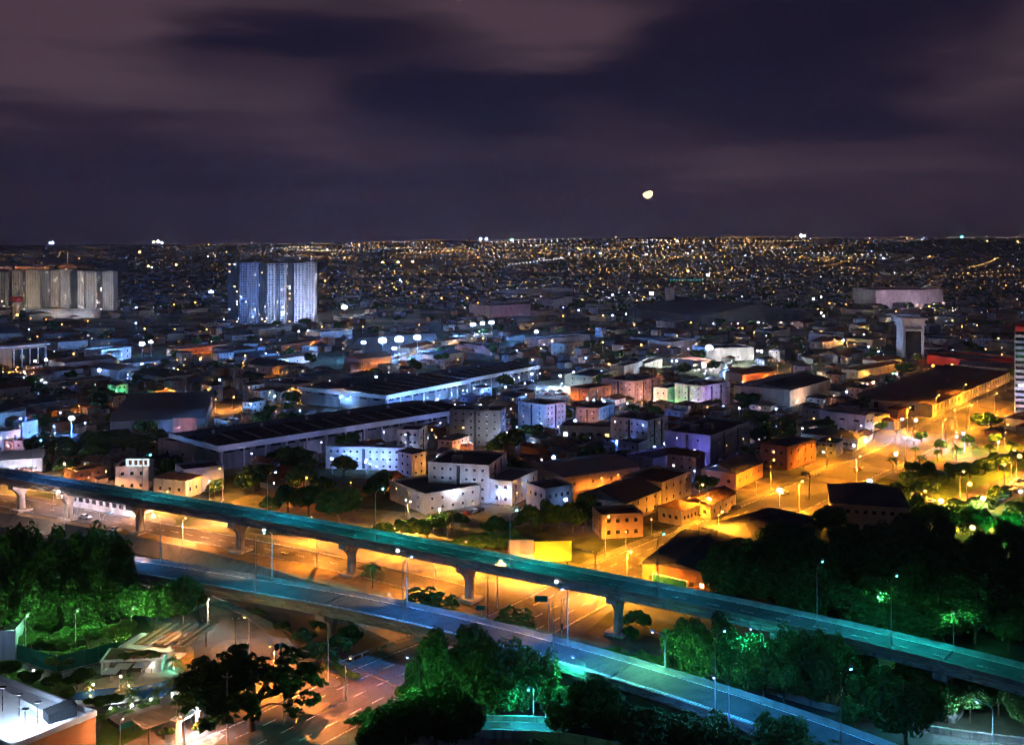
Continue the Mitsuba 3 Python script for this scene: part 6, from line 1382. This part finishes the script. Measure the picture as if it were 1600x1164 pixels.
# ------------------------------------------------------------------ far town, far trees, far lights
rf = np.random.default_rng(17)
town, wood = {w: MB() for w in ('wall_grey', 'wall_dark')}, MB()
BOX = np.array([[x, y, z] for x in (0, 1) for y in (0, 1) for z in (0, 1)], float); BF = np.array([[0, 1, 3, 2], [4, 6, 7, 5], [0, 4, 5, 1], [2, 3, 7, 6], [1, 5, 7, 3]])
n = 0
while n < 4200:
    y = 1500 / (1 - rf.random() * .79); x = rf.uniform(-.56, .56) * y
    if y > 7200 or any(q.contains(sg.Point(x, y)) for q in FOOT[:40] if q.area > 100): continue
    h = float(height(x, y)); s = rf.uniform(8, 20) * (1.5 if rf.random() < .12 else 1)
    if math.hypot(x - 2150, (y - 4500) * 1.2) < 620 or (x / y < -.36 and 3000 < y < 5600 and rf.random() < .85): continue
    a = rf.uniform(0, 3.14); R = np.array([[math.cos(a), -math.sin(a), 0], [math.sin(a), math.cos(a), 0], [0, 0, 1]])
    town['wall_grey' if rf.random() < .5 else 'wall_dark'].add((BOX * [s, s * rf.uniform(.5, .9), rf.uniform(3.5, 9) + 3]) @ R.T + [x, y, h - 3], BF); n += 1
k = thing('far_town', 'thousands of small distant buildings spreading to the hills under the horizon', 'town', kind='stuff')
for w_, mbt in town.items(): part(k, 'building_mass', mbt.get(), w_, kind='stuff')
PC = np.random.default_rng(2)
d = PC.normal(size=(46, 3)); d /= np.linalg.norm(d, axis=1, keepdims=True); lv, lf_ = leaves(PC, d * .8 * [1, 1, .75] + [0, 0, .6], d, .55)
n = 0
while n < 2600:
    if rf.random() < .3:
        x, y = rf.normal(2150, 480), rf.normal(4500, 330)
    else:
        y = 1450 / (1 - rf.random() * .8); x = rf.uniform(-.56, .56) * y
    if y > 7000: continue
    if y < 2600 and any(q.contains(sg.Point(x, y)) for q in FOOT[:40] if q.area > 100): continue
    s = rf.uniform(5, 10) * (1.5 if y > 3500 else 1)
    wood.add(lv * [s, s, s * .8] + [x, y, float(height(x, y)) - 1], lf_); n += 1
solo('far_wood', wood.get(), 'leaf_dark', 'dark distant tree crowns among the far town and on the right-hand hill', 'wood', kind='stuff')
OC = (np.array([[1, 0, 0], [-1, 0, 0], [0, 1, 0], [0, -1, 0], [0, 0, 1], [0, 0, -1]], float), np.array([[0, 2, 4], [2, 1, 4], [1, 3, 4], [3, 0, 4], [2, 0, 5], [1, 2, 5], [3, 1, 5], [0, 3, 5]]))
DOTS = {}


def dot(x, y, z, r, c, b):
    DOTS.setdefault((c, b), MB()).add(OC[0] * r + [x, y, z], OC[1])


DC = [(ORANGE, .30), (AMBER, .24), (YELLOW, .10), (WHITE, .17), (SKYB, .12), (BLUE, .07)]
n = 0
while n < 3700:
    px, py = rf.uniform(-20, 1620), rf.uniform(400, 474) if rf.random() < .42 else rf.uniform(369, 408) if rf.random() < .97 else 370 + rf.exponential(3)
    # find where the line of sight meets the hills or the plain
    ysamp = np.geomspace(1250, 9000, 420); zs = EYE - (py - 385) * ysamp / 1600; hit = np.nonzero(height((px - 800) / 1600 * ysamp, ysamp) >= zs)[0]
    if not len(hit): continue
    y = ysamp[hit[0]] * (1 + rf.uniform(-.006, .006)); x = (px - 800) / 1600 * y
    den = meshkit.fbm(np.array([[x / 420 + 5, y / 700, 0]]), 3, seed=31)[0]
    strong = np.clip((px - 150) / 300, .12, 1) if py < 400 else np.clip((px - 330) / 250, .25, 1)
    if math.hypot(x - 2150, (y - 4480) * 1.1) < 640: continue
    if rf.random() > strong * np.clip((den - .42) * 8, .04, 1): continue
    i = rf.choice(6, p=[q[1] for q in DC] if py < 402 else [.32, .32, .12, .10, .09, .05]); b = rf.choice([.010, .026, .07, .25], p=[.40, .34, .20, .06])
    r = y / 1024 * rf.uniform(.34, .62) * (1.3 if b >= .1 else 1)
    dot(x, y, float(height(x, y)) + 4 + r, r, DC[i][0], b); n += 1
strings = 0
while strings < 150:      # lamps strung along the streets of the far town
    px, py = rf.uniform(-20, 1620), rf.choice([rf.uniform(372, 402), rf.uniform(402, 470)])
    ysamp = np.geomspace(1250, 9000, 300); zs = EYE - (py - 385) * ysamp / 1600; hit = np.nonzero(height((px - 800) / 1600 * ysamp, ysamp) >= zs)[0]
    if not len(hit) or rf.random() > np.clip((px - 100) / 400, .2, 1): continue
    y0 = ysamp[hit[0]]; x0 = (px - 800) / 1600 * y0
    if math.hypot(x0 - 2150, (y0 - 4480) * 1.1) < 800: continue
    a = math.radians(rf.choice([50, -40]) + rf.uniform(-14, 14)); c = (ORANGE, AMBER, AMBER, ORANGE, WHITE)[rf.integers(0, 5)]; b = rf.choice([.03, .07, .15]); strings += 1
    for t in np.arange(0, rf.uniform(120, 600), rf.uniform(28, 44)):
        x, y = x0 + math.cos(a) * t, y0 + math.sin(a) * t; r = y / 1024 * rf.uniform(.42, .62)
        dot(x, y, float(height(x, y)) + 7, r, c, b)
n = 0
while n < 1500:
    px, py = rf.uniform(-10, 1610), 462 + 230 * rf.random() ** 1.2
    if rf.random() < .35 * (px < 330): continue
    z = rf.uniform(3, 8); Y = 1600 * (EYE - z) / (py - 385); x = (px - 800) * Y / 1600
    pt = sg.Point(x, Y)
    if len(tree_taken.query(pt, 'intersects')): continue
    i = rf.choice(6, p=[.22, .26, .12, .14, .18, .08]); b = rf.choice([.03, .09, .3], p=[.45, .38, .17])
    dot(x, Y, z, Y / 1024 * rf.uniform(.32, .52), DC[i][0], b); n += 1
for px, py, c, r in ((82, 380, SKYB, 2.0), (78, 380, SKYB, 1.2), (240, 379, YELLOW, 1.4), (247, 378, WHITE, 1.8), (253, 380, WHITE, 1.4), (218, 395, ORANGE, 1.6), (751, 374, SKYB, 1.9), (760, 374, SKYB, 1.9), (800, 376, TEAL, 2.1), (1252, 369, (.8, 1, .9), 2.2), (1257, 369, (.8, 1, .9), 1.5), (1503, 371, TEAL, 1.6), (1532, 377, AMBER, 1.5), (1542, 378, AMBER, 1.3), (1590, 379, AMBER, 1.4), (598, 411, AMBER, 1.3), (622, 411, AMBER, 1.5), (645, 410, AMBER, 1.4), (1010, 399, WHITE, 1.5), (938, 397, SKYB, 1.3), (1075, 425, ORANGE, 1.5), (1058, 378, AMBER, 1.6), (1380, 405, BLUE, 1.5), (232, 417, ORANGE, 1.3), (275, 415, ORANGE, 1.6), (238, 419, SKYB, 1.3), (1165, 400, SKYB, 1.2)):
    ysamp = np.geomspace(1250, 9000, 800); zs = EYE - (py - 385) * ysamp / 1600; hit = np.nonzero(height((px - 800) / 1600 * ysamp, ysamp) >= zs)[0]
    y = ysamp[hit[0]] if len(hit) else 6500.; x = (px - 800) / 1600 * y
    dot(x, y, EYE - (py - 385) * y / 1600 + 3, r * y / 1600 * 1.3, c, 2.0)
for px in np.arange(1048, 1100, 4.5): 
    y = 2500.; dot((px - 800) / 1600 * y, y, 8, 2.2, TEAL, .02)
CN = {ORANGE: 'orange', AMBER: 'amber', YELLOW: 'yellow', WHITE: 'white', SKYB: 'cool white', BLUE: 'blue', TEAL: 'teal'}
bycol = {}
for (c, b), mbd in DOTS.items():
    nm = CN.get(c, 'white')
    if nm not in bycol: bycol[nm] = thing('far_light', f'scatter of tiny {nm} lamps over the distant town and hills', 'town lights', kind='stuff')
    part(bycol[nm], 'lamp', mbd.get(), 'glow_base', kind='stuff', glow=[b * v for v in c])

# ------------------------------------------------------------------ the moon
mn = trimesh.creation.icosphere(5, 1.0); dirm = np.array([(1012 - 800) / 1600, 1, (385 - 297.5) / 1600]); dist = 30000.0
rm = dist * .00508
L_ = np.array([.22, -.42, -.87]); L_ /= np.linalg.norm(L_)
for nm, part_ in (('lit', 1), ('dark', -1)):
    tri = np.array(mn.triangles_center) @ L_ * part_ > 0
    if part_ == 1: MOON_LIT = (np.array(mn.vertices) * rm + dirm * dist, np.array(mn.faces)[tri])
mk = thing('moon', 'bright cream half moon low in the cloudy sky right of centre', 'moon')
part(mk, 'lit_face', MOON_LIT, 'glow_base', glow=(.07, .050, .027))

# ------------------------------------------------------------------ labels of the placed things
def clause(x, y, key):
    best = min(LAND, key=lambda q: (q[1] - x) ** 2 + ((q[2] - y) * .8) ** 2)
    dx, dy = x - best[1], y - best[2]
    if abs(dx) * 1.1 > abs(dy): d_ = 'right of' if dx > 0 else 'left of'
    else: d_ = 'behind' if dy > 0 else 'in front of'
    return d_, best[0], math.hypot(dx, dy)


U1 = 'first second third fourth fifth sixth seventh eighth ninth tenth eleventh twelfth thirteenth fourteenth fifteenth sixteenth seventeenth eighteenth nineteenth'.split()
ORD = ['nearest'] + [f'{q} nearest' for q in U1[1:]] + [f'{t}{"-" + q if q else ""} nearest' for t, z in (('twenty', 'twentieth'), ('thirty', 'thirtieth'), ('forty', 'fortieth')) for q in [''] + U1[:9]]
ORD = [q.replace('twenty nearest', 'twentieth nearest').replace('thirty nearest', 'thirtieth nearest').replace('forty nearest', 'fortieth nearest') for q in ORD]
LAND += [('the junction under the viaduct', 10, 252), ('the canal bend', -55, 262), ('the left grove', -95, 235), ('the pool', -80, 205), ('the middle clump', -5, 200), ('the dark wood', 130, 230), ('the right-hand side road', 100, 185), ('the parking apron', 190, 390), ('the orange crossing', 180, 470), ('the dirt lane', -15, 330), ('the market street', -150, 350), ('the floodlit yard', -165, 1010)]
bucket = {}
for (k, x, y, look, cat, group) in placed:
    d_, ph, ds = clause(x, y, k); bucket.setdefault((look, d_, ph), []).append((ds, k, cat, group))
for (look, d_, ph), ls in bucket.items():
    ls.sort()
    for i, (ds, k, cat, group) in enumerate(ls):
        o = '' if len(ls) == 1 else (', ' + ORD[min(i, len(ORD) - 1)])
        labels[k] = {'label': f'{look}, {d_} {ph}{o}', 'category': cat, **({'group': group} if group else {})}
print('entries', len(scene), 'labels', len(labels))

# ------------------------------------------------------------------ the night air
scene['haze_air'] = {'type': 'homogeneous', 'albedo': {'type': 'rgb', 'value': [.95, .95, .95]}, 'sigma_t': 7e-5}
scene['haze_hull'] = {'type': 'null'}
scene['haze'] = {'type': 'cube', 'to_world': T().translate([0, 6000, 15]).scale([9600, 8600, 215]), 'bsdf': {'type': 'ref', 'id': 'haze_hull'}, 'interior': {'type': 'ref', 'id': 'haze_air'}}
labels['haze'] = {'kind': 'stuff', 'label': 'thin night haze over the city', 'category': 'haze'}
scene['camera']['medium'] = {'type': 'ref', 'id': 'haze_air'}
ws = [(d['sampling_weight'], d['type'], k) for k, d in scene.items() if isinstance(d, dict) and d.get('type') in ('spot', 'point')]
print('lights', len(ws), 'total weight', sum(q[0] for q in ws))
